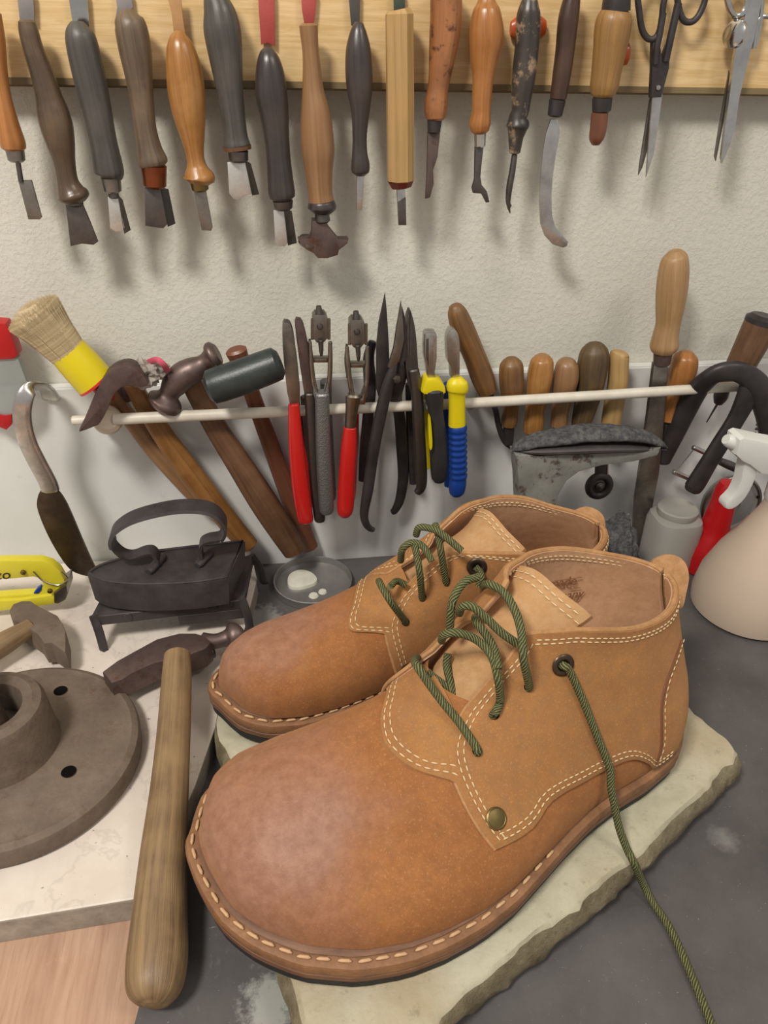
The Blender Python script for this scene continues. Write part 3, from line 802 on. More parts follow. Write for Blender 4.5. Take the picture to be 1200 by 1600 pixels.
laces(BB, RB, [
    [(633, 974, 'i'), (630, 967, 's'), (611, 941, .118), (596, 916, .124), (592, 908, .120)],
    [(660, 936, 'i'), (660, 930, 's'), (656, 896, .132), (651, 866, .142), (648, 852, .146)],
    [(675, 877, .140), (661, 854, .146), (643, 848, .147), (629, 858, .143), (626, 876, .130)],
    [(698, 909, 'i'), (697, 904, 's'), (689, 862, .143), (684, 832, .151), (680, 820, .152)],
    [(722, 861, .148), (700, 842, .153), (680, 828, .156), (656, 824, .155), (650, 836, .148)],
    [(634, 914, .115), (620, 908, .118), (609, 917, .119)],
    [(742, 882, 's'), (748, 888, 's'), (752, 902, .125), (748, 916, .12)]])
M['edge_d'] = plain('shadowed_edge', '6f452a', .8)
heel_seam(BF, RF, [(1056, 1000), (1046, 1030), (1034, 1065), (1027, 1100), (1027, 1135), (1026, 1165), (1018, 1190)])
# heel pull tabs
for B, R, q in ((BF, RF, [(1018, 884), (1036, 868), (1056, 868), (1071, 879), (1077, 900), (1073, 926), (1064, 952), (1040, 935)]), (BB, RB, [(894, 806), (912, 792), (930, 795), (943, 806), (946, 825), (940, 850), (932, 868), (908, 850)])):
    back = B.w2(float(B.sb(B.zc))+.005, -.028 if B.m > 0 else -.004, B.zc-.006)
    F = []
    for p in cr(q, 4, True):
        d = ray(p[0], p[1]); F.append(CAM + d*((back-CAM).dot(FW)/d.dot(FW)+.010))
    bm = bmesh.new(); poly3(bm, F, [v+FW*.003 for v in F], .0006); obj('pull_tab', bm, M['edge'], R, label='napped tan pull tab')
# stamp in front boot lining
def text(name, s_, P, xd, up_, size, mat, parent=None, ext=.0002, label=None, italic=0):
    cu = bpy.data.curves.new(name, 'FONT'); cu.body = s_; cu.size = size; cu.extrude = ext; cu.shear = italic
    tmp = bpy.data.objects.new(name, cu); COL.objects.link(tmp); bpy.context.view_layer.update()
    me = bpy.data.meshes.new_from_object(tmp.evaluated_get(bpy.context.evaluated_depsgraph_get())); bpy.data.objects.remove(tmp)
    xd = Vector(xd).normalized(); up_ = Vector(up_); up_ = (up_-xd*up_.dot(xd)).normalized(); z_ = xd.cross(up_)
    mt = Matrix.Identity(4)
    for i in range(3): mt[i][0], mt[i][1], mt[i][2], mt[i][3] = xd[i], up_[i], z_[i], P[i]
    me.transform(mt)
    bm = bmesh.new(); bm.from_mesh(me); bpy.data.meshes.remove(me)
    return obj(name, bm, mat, parent, smooth=False, label=label)
def farwall(px, py, B):
    d = ray(px, py); t_ = .35; best = None
    while t_ < .9:
        S, w_, z = B.l2(CAM+d*t_)
        c, hb = B.cw(S, z) if S < B.sb(z) else (0, 0)
        if z < B.zc+.03 and S > .17 and w_ < c-hb+.0034: return CAM+d*(t_-.0008)
        t_ += .0005
    return None
A_, B_, C_ = farwall(872, 917, BF), farwall(908, 912, BF), farwall(875, 938, BF)
if A_ and B_ and C_:
    M['stamp'] = plain('debossed_stamp', '84583c', .6)
    nz = -ray(885, 920).normalized()*.0005; xd = B_-A_; ud = A_-C_; pxm = mpp(A_)
    text('stamp', 'made', A_-xd.normalized()*.0062+nz, xd, ud, .0085, M['stamp'], RF, .0001, 'stamped lettering')
    text('stamp', 'rmany', C_-xd.normalized()*.0062+nz, xd, ud, .0085, M['stamp'], RF, .0001, 'stamped lettering', .25)
    for (x0, y0, x1, y1) in ((866, 908, 909, 902), (890, 921, 907, 918), (866, 942, 905, 936)):
        a, b_ = farwall(x0, y0, BF), farwall(x1, y1, BF)
        if a and b_: bm = bmesh.new(); sweep(bm, [a, b_], .00025, 5); obj('stamp_line', bm, M['stamp'], RF)

#PART2
# ================================================================ tools hung on the board
GT = 'hand tools hung in a row on the birch board'
def hung(name, label, cat, x, y, off=.033, group=GT): return thing(name, label, cat, W(x, y, off), group)
def strap(R, poly, mat, off=.022, th=.0016, name='hanging_strap', label=None): return Pl(R, name, poly, mat, off, th, .0003, label=label)
def flank(R, poly, mat, name='blade_flank'):
    """bit flank falling back towards the wall: first edge in front, second behind"""
    n = len(poly)//2; q = [(p[0], p[1], .034 if i in (0, n*2-1) else .021) for i, p in enumerate(poly)]
    return Pl(R, name, [(x, y, o_) for x, y, o_ in q], mat, .03, .0012, .0003)
OT = .033
r1 = hung('leather_awl', 'orange-brown handled narrow blade at far left edge of board, cut by frame', 'awl', 10, 140)
Lt(r1, 'handle', [(-14, 20, 15), (-9, 60, 16), (-3, 110, 14), (4, 150, 13), (12, 190, 16), (19, 220, 19), (21, 231, 18.5)], M['w_orange'], OT)
Lt(r1, 'ferrule', [(23, 234, 14), (26, 250, 13)], M['steelm'], OT)
Lt(r1, 'shank', [(28, 252, 4), (33, 284, 4)], M['steeld'], OT, 10)
Pl(r1, 'blade', [(28, 282), (49, 282), (65, 340), (62, 343), (44, 343)], M['steelm'], OT, .002)
r = hung('edge_iron', 'black and brown turned handle with a wide flared dark blade', 'edge iron', 80, 200)
strap(r, [(26, -10), (52, -10), (54, 34), (31, 34)], M['strap_grey'])
Lt(r, 'handle', [(42, 34, 13), (45, 50, 15), (53, 80, 16), (67, 120, 18), (76, 150, 20), (82, 172, 23.5), (88, 196, 25), (94, 222, 22), (100, 252, 17), (105, 280, 16), (110, 296, 20), (114, 305, 24.5), (116, 311, 22)], M['w_brownblack'], OT)
Lt(r, 'ferrule', [(116, 312, 13), (117, 319, 13)], M['steeld'], OT)
Pl(r, 'blade', [(102, 318), (128, 317), (140, 345), (153, 378), (146, 383), (128, 381), (110, 385)], M['steeld'], OT, .002)
r = hung('edge_iron', 'charcoal smooth handle with small steel bit, third from left', 'edge iron', 150, 180)
strap(r, [(106, -10), (136, -10), (140, 42), (114, 40)], M['chrome'], label='shiny clear sleeve')
Lt(r, 'handle', [(121, 36, 12), (123, 48, 20), (127, 64, 24), (135, 100, 25), (144, 140, 24), (153, 180, 22), (161, 220, 21), (168, 255, 22.5), (171, 271, 22), (171, 275, 17)], M['w_char'], OT)
Lt(r, 'ferrule', [(173, 278, 15), (176, 298, 13.5)], M['steelm'], OT)
Lt(r, 'shank', [(177, 299, 8), (178, 308, 8)], M['steeld'], OT, 10)
Pl(r, 'blade', [(168, 307), (184, 305), (194, 356), (191, 361), (180, 362), (172, 357)], M['steelw'], OT, .002)
flank(r, [(184, 305), (191, 312), (204, 360), (194, 366)], M['steeld'])
r = hung('edge_iron', 'grey-brown handle with copper ferrule and split dark bit', 'edge iron', 222, 160)
strap(r, [(180, -10), (205, -10), (208, 12), (198, 20), (188, 24), (180, 29), (183, 12)], M['strap_grey'])
Lt(r, 'handle', [(197, 18, 12), (200, 30, 21), (205, 45, 25), (211, 78, 25), (217, 120, 21), (222, 160, 18), (227, 200, 17), (233, 230, 19), (238, 250, 23), (240, 257, 22)], M['w_greybrown'], OT)
Lt(r, 'ferrule', [(240, 259, 20), (242, 290, 17.5)], M['copper'], OT, label='copper ferrule')
Pl(r, 'blade', [(226, 294), (251, 293), (262, 350), (255, 357), (240, 355), (227, 353)], M['steeld'], OT, .002)
flank(r, [(251, 293), (263, 296), (274, 350), (262, 355)], M['black'])
r = hung('edge_iron', 'honey-coloured bulbous handle with flared collar and narrow bit', 'edge iron', 295, 160)
strap(r, [(260, -10), (282, -10), (286, 30), (290, 54), (272, 54), (268, 20)], M['strap_tan'], .026)
Lt(r, 'handle', [(281, 50, 8), (281, 62, 17), (283, 80, 23), (287, 105, 27), (291, 140, 29), (295, 175, 26), (300, 208, 20), (304, 238, 14.5), (307, 256, 14.5), (309, 268, 20), (311, 277, 24.5), (311, 281, 23)], M['w_honey'], OT)
Lt(r, 'ferrule', [(311, 284, 14), (313, 296, 13)], M['brass'], OT, label='brass ferrule')
Pl(r, 'blade', [(301, 291), (320, 290), (332, 356), (330, 361), (315, 360)], M['steelm'], OT, .003)
r = hung('edge_iron', 'thick black handle with wide bright face bit, sixth from left', 'edge iron', 355, 110)
Lt(r, 'handle', [(335, -25, 14), (338, 0, 20), (344, 24, 26), (348, 52, 29), (354, 100, 25), (359, 140, 21), (364, 180, 19), (368, 212, 19), (370, 226, 21), (371, 230, 20)], M['w_char'], OT)
Lt(r, 'collar', [(370, 228, 22.5), (371, 234, 22)], M['w_ham2'], OT, wrap=False, label='brown end ring')
Lt(r, 'ferrule', [(372, 236, 16), (373, 250, 15)], M['steeld'], OT)
Pl(r, 'blade', [(355, 253), (383, 250), (394, 303), (380, 306), (375, 313), (365, 311), (358, 303)], M['steelw'], OT, .002)
flank(r, [(383, 250), (392, 256), (405, 304), (394, 306)], M['steeld'])
r = hung('edge_iron', 'black handle on a red strap with bright narrow bit', 'edge iron', 430, 190)
strap(r, [(403, -10), (429, -10), (430, 72), (418, 67), (408, 70)], M['strap_red'])
Lt(r, 'handle', [(419, 76, 8), (419, 84, 14), (420, 97, 19), (422, 118, 23), (424, 147, 25), (428, 175, 23), (432, 210, 20), (435, 245, 19), (438, 278, 20), (440, 300, 21), (441, 308, 20)], M['w_black'], OT)
Lt(r, 'ferrule', [(442, 314, 16), (443, 325, 14)], M['steeld'], OT)
Pl(r, 'blade', [(427, 328), (444, 327), (450, 380), (445, 385), (433, 385), (430, 378)], M['steelw'], OT, .002)
flank(r, [(444, 327), (456, 330), (464, 380), (450, 384)], M['steeld'])
r = hung('fudge_wheel', 'light brown handle on red strap with T-shaped iron head', 'wheel tool', 493, 180)
strap(r, [(471, -10), (495, -10), (493, 18), (490, 39), (476, 39), (472, 15)], M['strap_red'])
Lt(r, 'handle', [(482, 40, 14.5), (483, 54, 14), (485, 77, 13), (487, 105, 14), (489, 140, 17), (493, 175, 23), (495, 210, 26), (497, 238, 26), (498, 266, 22), (500, 297, 19.5), (502, 314, 20)], M['w_light'], OT)
Lt(r, 'collar', [(502, 316, 21), (503, 324, 22.5), (503, 329, 19)], M['w_black'], OT, label='black end ring')
Lt(r, 'shank', [(503, 330, 11), (504, 345, 12)], M['steeld'], OT)
Pl(r, 'head', [(488, 345), (510, 344), (514, 356), (522, 366), (529, 374), (545, 374), (543, 381), (530, 391), (528, 399), (512, 404), (497, 404), (490, 396), (478, 390), (466, 375), (484, 372), (487, 366)], M['ruststeel'], OT+.002, .010, .001)
bm = bmesh.new(); a = W(484, 378, .028); lathe(bm, a, [(.0001, -.002), (.0075, -.0015), (.0078, 0), (.0075, .0015), (.0001, .002)], (.25, -.3, 1), 24); obj('wheel', bm, M['steelm'], r)
r = hung('edge_iron', 'slim black turned handle with thin steel bit', 'edge iron', 562, 140)
strap(r, [(545, -10), (563, -10), (562, 34), (556, 42), (549, 40)], M['strap_dark'])
Lt(r, 'handle', [(561, 36, 7), (560, 50, 13), (560, 77, 19.5), (561, 112, 21.5), (562, 140, 20), (563, 175, 14.5), (562, 210, 11.5), (562, 238, 12), (563, 256, 14.5), (563, 268, 14), (563, 272, 10)], M['w_black'], OT)
Pl(r, 'blade', [(558, 274), (569, 274), (566, 328), (557, 328)], M['steel'], OT, .003)
r = hung('edge_iron', 'pale octagonal wooden handle with red-brown end and chipped bit', 'edge iron', 625, 160)
strap(r, [(615, -10), (633, -10), (633, 18), (616, 18)], M['strap_green'])
Lt(r, 'handle', [(623, 15, 18), (624, 22, 22.5), (625, 150, 22.5), (626, 282, 21.5)], M['w_pale'], OT, 8, smooth=False, k=1, wrap=False)
Lt(r, 'end_cap', [(626, 282, 21.5), (627, 293, 16)], M['redwood'], OT, 8, smooth=False, k=1, wrap=False, label='red-brown chamfered end')
Pl(r, 'blade', [(620, 294), (633, 294), (635, 351), (623, 352)], M['steel'], OT, .003)
Pl(r, 'stain', [(622, 315), (634, 308), (635, 352), (623, 352)], M['steeld'], OT+.0004, .0008, .0001)
r = hung('leather_knife', 'burl-patterned orange-brown handle with dark tapering blade', 'knife', 688, 120)
Lt(r, 'handle', [(697, -25, 24), (697, 0, 25), (697, 22, 25), (695, 52, 24), (691, 87, 21), (687, 120, 17.5), (684, 140, 16.5), (682, 157, 18), (681, 172, 18), (681, 184, 16)], M['w_burl'], OT)
Lt(r, 'ferrule', [(679, 188, 11.5), (678, 206, 10)], M['black'], OT)
Pl(r, 'blade', [(669, 206), (688, 208), (684, 245), (677, 266), (678, 287), (672, 309), (665, 311), (667, 280), (668, 245)], M['ruststeel'], OT, .003)
r = hung('edge_iron', 'smooth orange handle with dark hooked two-pronged tip', 'edge iron', 757, 110)
Lt(r, 'handle', [(760, -12, 9), (760, 4, 15), (760, 15, 21), (760, 38, 26), (760, 63, 27), (757, 91, 22.5), (755, 122, 17), (753, 150, 15.5), (752, 175, 15), (750, 193, 17), (750, 205, 14)], M['w_orange'], OT)
Lt(r, 'ferrule', [(750, 209, 9.5), (750, 228, 8.5)], M['steel'], OT)
Pl(r, 'blade', [(743, 229), (756, 229), (753, 255), (751, 276), (753, 289), (761, 299), (765, 316), (760, 317), (753, 303), (740, 302), (738, 294), (742, 280)], M['steeld'], OT, .003)
r = hung('curved_awl', 'chipped black handle with pale wear and thin curved hook', 'awl', 818, 110)
Lt(r, 'handle', [(829, -10, 9), (827, 8, 15), (826, 22, 18.5), (825, 46, 19.5), (823, 77, 19), (819, 115, 19), (815, 150, 16), (813, 172, 14), (809, 184, 14), (809, 195, 18), (808, 203, 15), (806, 215, 12), (804, 238, 9)], M['w_mottle'], OT)
Lt(r, 'shank', [(804, 242, 4.5), (800, 270, 5), (796, 292, 5), (794, 312, 4), (795, 324, 2.5), (797, 333, .8)], M['steeld'], OT, 10)
Pl(r, 'barb', [(796, 312), (800, 322), (797, 326), (794, 322)], M['steeld'], OT, .002)
for nm, x0, y0, x1, y1, lb in (('rubber_clip', 798, 45, 852, 43, 'orange-red rubber clip behind the chipped black handle'), ('rubber_clip', 965, 85, 983, 84, 'orange-red rubber clip beside the tan handle with dark ferrule')):
    bm = bmesh.new(); a, b = W(x0, y0, .022), W(x1, y1, .022); sweep(bm, [a, a.lerp(b, .15), a.lerp(b, .5), a.lerp(b, .85), b], [.004, .0062, .0064, .0062, .004] if x1 > 900 or 1 else 0, 14, .6)
    o = obj(nm, bm, M['orangec'], origin=a); props(o, lb, 'clip', 'orange-red clips on the board')
r = hung('skiving_knife', 'dark brown handle with long grey blade curling right at the tip', 'knife', 880, 90)
Lt(r, 'handle', [(897, -25, 10), (894, -5, 13), (890, 18, 15.5), (887, 38, 16), (883, 77, 15), (878, 115, 14.5), (872, 154, 13)], M['w_dark'], OT)
Lt(r, 'ferrule', [(871, 157, 13), (867, 180, 11.5)], M['black'], OT)
Pl(r, 'blade', [(861, 186), (872, 186), (875, 207), (872, 226), (868, 245), (864, 276), (862, 307), (863, 337), (868, 355), (878, 367), (888, 378), (886, 385), (880, 387), (864, 382), (851, 368), (845, 350), (843, 314), (845, 275), (848, 240), (853, 209)], M['steel'], OT, .0016, .0004)
r = hung('burnisher', 'tan cylindrical handle with black collars and short brown stub', 'burnisher', 950, 80)
Lt(r, 'top_cap', [(965, -20, 20), (962, 18, 22.5)], M['black'], OT, wrap=False)
Lt(r, 'handle', [(962, 20, 24), (959, 33, 28), (956, 55, 28), (953, 77, 26), (947, 115, 23), (944, 135, 22), (942, 148, 19)], M['w_tan'], OT)
Lt(r, 'ferrule', [(941, 153, 15.5), (940, 173, 14.5)], M['black'], OT)
Lt(r, 'tip', [(937, 177, 13), (935, 200, 13), (932, 216, 11.5), (931, 225, 7)], M['w_ham3'], OT)
# scissors
def loopt(R, name, pts, r_, mat, off, closed=True, flat=1.0, lab=None):
    bm = bmesh.new(); P = [W(*((p[0], p[1], off) if len(p) < 3 else p)) for p in pts]
    P = [Vector(v) for v in cr([tuple(p) for p in P], 5, closed)]
    if closed: P.append(P[0])
    sweep(bm, P, r_*mpp(P[0]), 10, flat, cap=not closed); return obj(name, bm, mat, R, label=lab)
r = thing('scissors', 'black-handled long scissors hanging open-tipped on the board', 'scissors', W(1028, 137, .026), 'scissors hung on the board')
Pl(r, 'blade', [(998, 274), (1000, 255), (1008, 205), (1015, 160), (1020, 140), (1034, 140), (1026, 180), (1012, 236), (1004, 262)], M['steelm'], .026, .0016)
Pl(r, 'blade', [(1010, 277), (1012, 250), (1019, 155), (1022, 138), (1036, 142), (1030, 190), (1022, 240)], M['steel'], .030, .0016)
Pl(r, 'shank', [(1017, 153), (1019, 110), (1020, 64), (1027, 60), (1032, 70), (1035, 92), (1043, 70), (1048, 68), (1046, 106), (1037, 140), (1034, 152)], M['black'], .031, .004, .0008)
loopt(r, 'finger_loop', [(998, -14), (999, 20), (1004, 48), (1014, 61), (1026, 57), (1033, 38), (1036, 10), (1040, -20), (1018, -44)], 5, M['black'], .03)
loopt(r, 'finger_loop', [(1060, -14), (1062, 18), (1070, 33), (1083, 33), (1095, 18), (1102, -10), (1085, -40)], 5, M['black'], .03)
loopt(r, 'shank', [(1036, 20), (1031, 50), (1026, 75), (1024, 100)], 5.5, M['black'], .031, False); loopt(r, 'shank', [(1060, 5), (1052, 40), (1045, 72), (1040, 96)], 6, M['black'], .031, False)
bm = bmesh.new(); lathe(bm, W(1028, 137, .031), [(.0001, .0012), (.0014, .001), (.0018, 0), (.0018, -.001)], (0, -1, 0), 16); obj('pivot_screw', bm, M['steel'], r)
r = thing('scissors', 'polished steel scissors with round pivot nut at right edge of board', 'scissors', W(1150, 90, .026), 'scissors hung on the board')
Pl(r, 'blade', [(1144, 128), (1137, 161), (1119, 252), (1117, 244), (1124, 200), (1131, 160), (1140, 110)], M['steelm'], .026, .0016)
Pl(r, 'blade', [(1177, -12), (1194, -12), (1185, 31), (1179, 60), (1173, 82), (1164, 119), (1156, 153), (1150, 195), (1142, 226), (1129, 256), (1128, 246), (1134, 195), (1142, 132), (1146, 100), (1152, 67), (1165, 20)], M['chrome'], .031, .003, .0009)
loopt(r, 'finger_loop', [(1136, -18), (1139, 10), (1147, 24), (1158, 22), (1166, 8), (1168, -18), (1150, -36)], 5, M['chrome'], .03)
loopt(r, 'finger_loop', [(1184, -30), (1190, 5), (1186, 45), (1178, 75), (1186, 30), (1205, 25), (1225, 10), (1220, -25)], 4, M['chrome'], .028)
bm = bmesh.new(); lathe(bm, W(1147, 53, .033), [(.0001, .0025), (.005, .002), (.0078, .0006), (.0082, -.001), (.0078, -.0025)], (-.9, -.42, .1), 28); obj('pivot_nut', bm, M['chrome'], r)

# ================================================================ the tool rod and what it holds
RO = .046
r = thing('tool_rod', 'long white painted rod fixed in front of the panel, tools tucked behind', 'rod', W(640, 632, RO))
Lt(r, 'rod', [(178, 655, 9), (400, 645, 8.7), (735, 630, 8.4)], M['w_white'], RO, 14, k=6)
Lt(r, 'rod', [(735, 630, 8.4), (950, 617, 8.2), (1150, 604, 8)], M['w_white'], RO, 14, k=6)
Lt(r, 'rod_end', [(114, 657, 7.5), (136, 656, 8)], M['w_white'], RO, 12)
Lt(r, 'bracket_knob', [(168, 656, 21, .046), (168, 656, 23, .034), (168, 656, 16, .012)], M['cream_ball'], k=3, n=24, up=Vector((0, 0, 1)))
Lt(r, 'bracket_knob', [(735, 631, 6, .048), (735, 631, 8, .04), (735, 631, 9, .012)], M['w_ham2'], k=3, n=14, up=Vector((0, 0, 1)))
# paste brush
r = thing('paste_brush', 'round pale-bristled brush with yellow ferrule above the left end of rod', 'brush', W(150, 600, .05))
Lt(r, 'handle', [(149, 594, 17), (158, 606, 13), (172, 624, 10)], M['redp'], .045)
Lt(r, 'ferrule', [(149, 597, 31), (127, 572, 31), (105, 548, 29.5)], M['yellow'], .05, 28, wrap=False, k=6)
Lt(r, 'ferrule_lip', [(150, 598, 31.5), (147, 595, 31.5)], M['red'], .05, 28, wrap=False, k=2)
Lt(r, 'bristle_core', [(106, 549, 27), (84, 523, 33), (62, 500, 38), (52, 490, 36), (47, 483, 24)], M['bristle'], .05, 28)
bm = bmesh.new(); a0, a1 = W(107, 551, .05), W(42, 478, .05); ax = (a1-a0); L0 = ax.length; ax.normalize(); u = ax.orthogonal().normalized(); v = ax.cross(u); s0 = mpp(a0)
for i in range(1500):
    an = random.random()*2*pi; rr = sqrt(random.random())*.5+.5 if random.random() < .7 else random.random(); d = u*cos(an)+v*sin(an)
    ln = L0*(1.02-.16*rr*rr)*(random.uniform(.94, 1.04)); p0 = a0+d*rr*29*s0; p1 = a0+ax*ln*.5+d*rr*35*s0; p2 = a0+ax*ln+d*(rr*43*s0+random.uniform(-.001, .001))
    sweep(bm, [p0, p1, p2], [.0003, .00028, .00012], 3, cap=False)
obj('bristles', bm, M['bristle'], r, kind='stuff')
# stretching blade with curved steel handle
r = thing('bone_knife', 'hooked bright steel strip ending in a dark rounded blade, left of the iron', 'knife', W(110, 890, .05))
q = [(80, 622, .012), (74, 610, .02), (62, 602, .035), (47, 607, .05), (37, 626, .055), (35, 655, .055), (43, 690, .055), (58, 722, .055), (74, 752, .055), (79, 766, .055)]
Lt(r, 'handle', [(x, y, 14 if y > 610 else 12, o_) for x, y, o_ in q], M['steel'], flat=.35, p=3, n=20, k=6)
Pl(r, 'blade', [(62, 769), (76, 765), (90, 768), (102, 784), (112, 805), (126, 838), (140, 870), (151, 896), (140, 901), (122, 897), (108, 889), (92, 868), (75, 838), (62, 808), (57, 788)], M['bronze_d'], .056, .0025, .0008, sm=3)
# hammers
def hammer_handle(R, q, mat, off, flat=.75, name='handle'): return Lt(R, name, q, mat, off, 18, flat, k=5, p=2.4)
r = thing('hammer', 'worn pale hammer handle behind the honey one, left end of rod', 'hammer', W(176, 620, .02), 'hammers tucked behind the rod')
hammer_handle(r, [(172, 612, 13, .022), (200, 650, 13, .022), (240, 702, 14, .022), (290, 756, 15, .022), (322, 790, 14, .022)], M['w_light'], .022)
Pl(r, 'head', [(150, 596), (172, 584), (196, 596), (214, 618), (200, 630), (180, 622), (160, 612)], M['ruststeel'], .024, .012, .0015, sm=2)
r = thing('hammer', 'hammer with long dark claw-like pein and honey wooden handle', 'hammer', W(215, 620, .035), 'hammers tucked behind the rod')
hammer_handle(r, [(206, 598, 14, .032), (225, 632, 15, .031), (262, 690, 17, .030), (300, 742, 19, .030), (345, 800, 18, .030), (388, 853, 16, .030)], M['w_ham'], .03)
Pl(r, 'head', [(123, 676), (128, 664), (138, 640), (150, 612), (160, 592), (174, 578), (190, 571), (206, 572), (222, 584), (232, 600), (222, 606), (206, 604), (190, 606), (178, 618), (168, 640), (156, 662), (148, 667)], M['ruststeel'], .063, .012, .0016, sm=2)
r = thing('hammer', 'cobbler hammer with two flanged rusty faces and broad brown handle', 'hammer', W(300, 600, .035), 'hammers tucked behind the rod')
hammer_handle(r, [(296, 590, 17, .034), (312, 622, 17, .032), (340, 672, 18, .032), (372, 722, 20, .034), (410, 782, 22, .038), (440, 828, 21, .040), (460, 862, 17, .041)], M['w_ham2'], .03)
Lt(r, 'head', [(255, 632, 27, .044), (259, 626, 27, .044), (264, 616, 16, .044), (272, 602, 20, .044), (285, 588, 22, .044), (304, 577, 20, .044), (318, 568, 14, .044), (328, 560, 15, .044), (333, 556, 22, .044), (337, 554, 21, .044)], M['ruststeel'], n=24, k=5)
r = thing('mallet', 'black rubber-covered mallet head on a slim reddish handle', 'mallet', W(385, 590, .035), 'hammers tucked behind the rod')
hammer_handle(r, [(369, 548, 17, .05), (376, 566, 15, .048), (392, 610, 13, .038), (408, 655, 13, .028), (432, 720, 14, .020), (458, 790, 15, .018), (482, 855, 15, .018)], M['w_ham3'], .03)
Lt(r, 'head', [(330, 605, 27), (345, 600, 28), (380, 588, 28), (420, 573, 27), (433, 568, 26)], M['mallet'], .067, 30)
# grey rag + ribbon
bm = bmesh.new(); bmesh.ops.create_icosphere(bm, subdivisions=4, radius=1)
c0 = W(228, 582, .05); s0 = mpp(c0)
for v_ in bm.verts:
    d = v_.co.copy(); k_ = 1+.55*noise.noise(d*2.1)+.3*noise.noise(d*5+Vector((3, 1, 2))); v_.co = c0+Vector((d.x*28*s0*k_, d.y*.009*k_, d.z*20*s0*k_))
o = obj('rag', bm, M['cloth'], origin=c0); props(o, 'crumpled grey rag stuffed over the hammer heads', 'rag')
bm = bmesh.new(); sweep(bm, [Vector(v_) for v_ in cr([tuple(W(*p)) for p in ((232, 566, .05), (245, 562, .056), (256, 570, .056), (262, 580, .05))], 5)], .0022, 8, .3); o = obj('ribbon', bm, M['pink'], origin=W(245, 565, .05)); props(o, 'bit of pink ribbon behind the grey rag', 'ribbon')

# pliers
GP = 'pliers and snips hung over the rod'
def legs(R, q, mat, off, name='handle', n=14, flat=.8, label=None, p=2.3): return Lt(R, name, q, mat, off, n, flat, k=5, p=p, label=label)
r = thing('pincers', 'steel pincers with shiny red grips, leftmost pliers on the rod', 'pliers', W(460, 640, .05), GP)
Pl(r, 'jaw', [(442, 508), (447, 504), (454, 507), (459, 522), (462, 545), (466, 575), (469, 632), (453, 632), (446, 590), (442, 545)], M['steelm'], .056, .008, .0012, sm=2)
legs(r, [(457, 600, 8, .03), (468, 680, 8, .024), (478, 745, 9, .024), (483, 790, 8, .024)], M['red'], .03, 'grip')
legs(r, [(459, 632, 9), (463, 700, 12), (470, 765, 13.5), (477, 808, 12.5), (478, 815, 10)], M['red'], .056, 'grip', 18)
r = thing('pincers', 'dark brown iron pincers between red grips and knurled pliers', 'pliers', W(484, 640, .045), GP)
Pl(r, 'jaw', [(461, 506), (467, 501), (474, 507), (482, 540), (488, 580), (491, 625), (480, 632), (473, 600), (466, 550)], M['ruststeel'], .052, .008, .0012, sm=2)
legs(r, [(484, 615, 9), (488, 690, 9), (493, 760, 9), (499, 806, 9), (499, 814, 7)], M['steeld'], .052)
legs(r, [(476, 620, 7, .03), (482, 700, 7, .024), (488, 770, 7, .024)], M['steeld'], .03)
def eyeplier(label, x, y, body, grip, gripm, bodym):
    r = thing('eyelet_pliers', label, 'pliers', W(x, 640, .05), GP)
    dy = y
    Lt(r, 'punch_tip', [(x-3, 478+dy, 4), (x-2, 494+dy, 7)], M['steeld'], .05, 12, wrap=False, k=2)
    Pl(r, 'head', [(x-12, 497+dy), (x-8, 492+dy), (x+7, 492+dy), (x+11, 497+dy), (x+12, 528+dy), (x+5, 536+dy), (x-6, 536+dy), (x-12, 528+dy)], M['steelm'], .054, .012, .001)
    bm = bmesh.new(); lathe(bm, W(x-1, 511+dy, .055), [(.0001, .0015), (.0015, .0013), (.0021, .0002), (.0021, -.002)], (0, -1, 0), 16); obj('rivet', bm, M['steeld'], r)
    Lt(r, 'die_pin', [(x, 532+dy, 4.5), (x+1, 548+dy, 3.5), (x+1, 556+dy, 2)], M['steeld'], .056, 10)
    for sx in (-1, 1):
        Lt(r, 'side_link', [(x+sx*13, 498+dy, 2.6), (x+sx*13, 530+dy, 2.6)], M['nickel'], .052, 10, k=2)
        Lt(r, 'frame_arm', [(x+sx*16-1, 534+dy, 3.2), (x+sx*15, 560+dy, 3.8), (x+sx*13+1, 590+dy, 4), (x+sx*9+1, 612+dy, 4.5)], M['nickel'], .055, 10)
    Pl(r, 'crossbar', [(x-12, 560+dy), (x+14, 560+dy), (x+13, 567+dy), (x-11, 567+dy)], M['nickel'], .053, .006, .0006)
    Lt(r, 'spring', [(x-17, 530+dy, 2), (x-19, 555+dy, 2), (x-16, 582+dy, 2)], M['steeld'], .05, 8)
    Pl(r, 'handle_fork', [(x-12, 598+dy), (x-5, 615+dy), (x+6, 615+dy), (x+12, 596+dy), (x+13, 612+dy), (x+12, 625+dy), (x-9, 625+dy), (x-12, 612+dy)], bodym, .058, .008, .0012)
    legs(r, body, bodym, .056, 'handle', 20, label='knurled grey handle' if bodym is M['knurl'] else None)
    if grip: legs(r, grip, gripm, .056, 'grip', 20)
    legs(r, [(q[0]+6, q[1]-20, q[2]*.8, .024 if i else .034) for i, q in enumerate((grip or body))], gripm or bodym, .03, 'grip' if grip else 'handle')
eyeplier('eyelet pliers with grey knurled metal handles', 501, 0, [(503, 616, 11.5), (504, 660, 11.5), (506, 720, 12), (509, 775, 12), (510, 795, 11.5), (510, 801, 9)], None, None, M['knurl'])
eyeplier('eyelet pliers with silver body and bright red grips', 559, 8, [(552, 618, 12.5), (549, 645, 9.5), (547, 668, 8.5)], [(547, 668, 10), (545, 700, 12.5), (542, 745, 13), (540, 785, 13.5), (539, 800, 12), (539, 806, 8)], M['red'], M['nickel'])
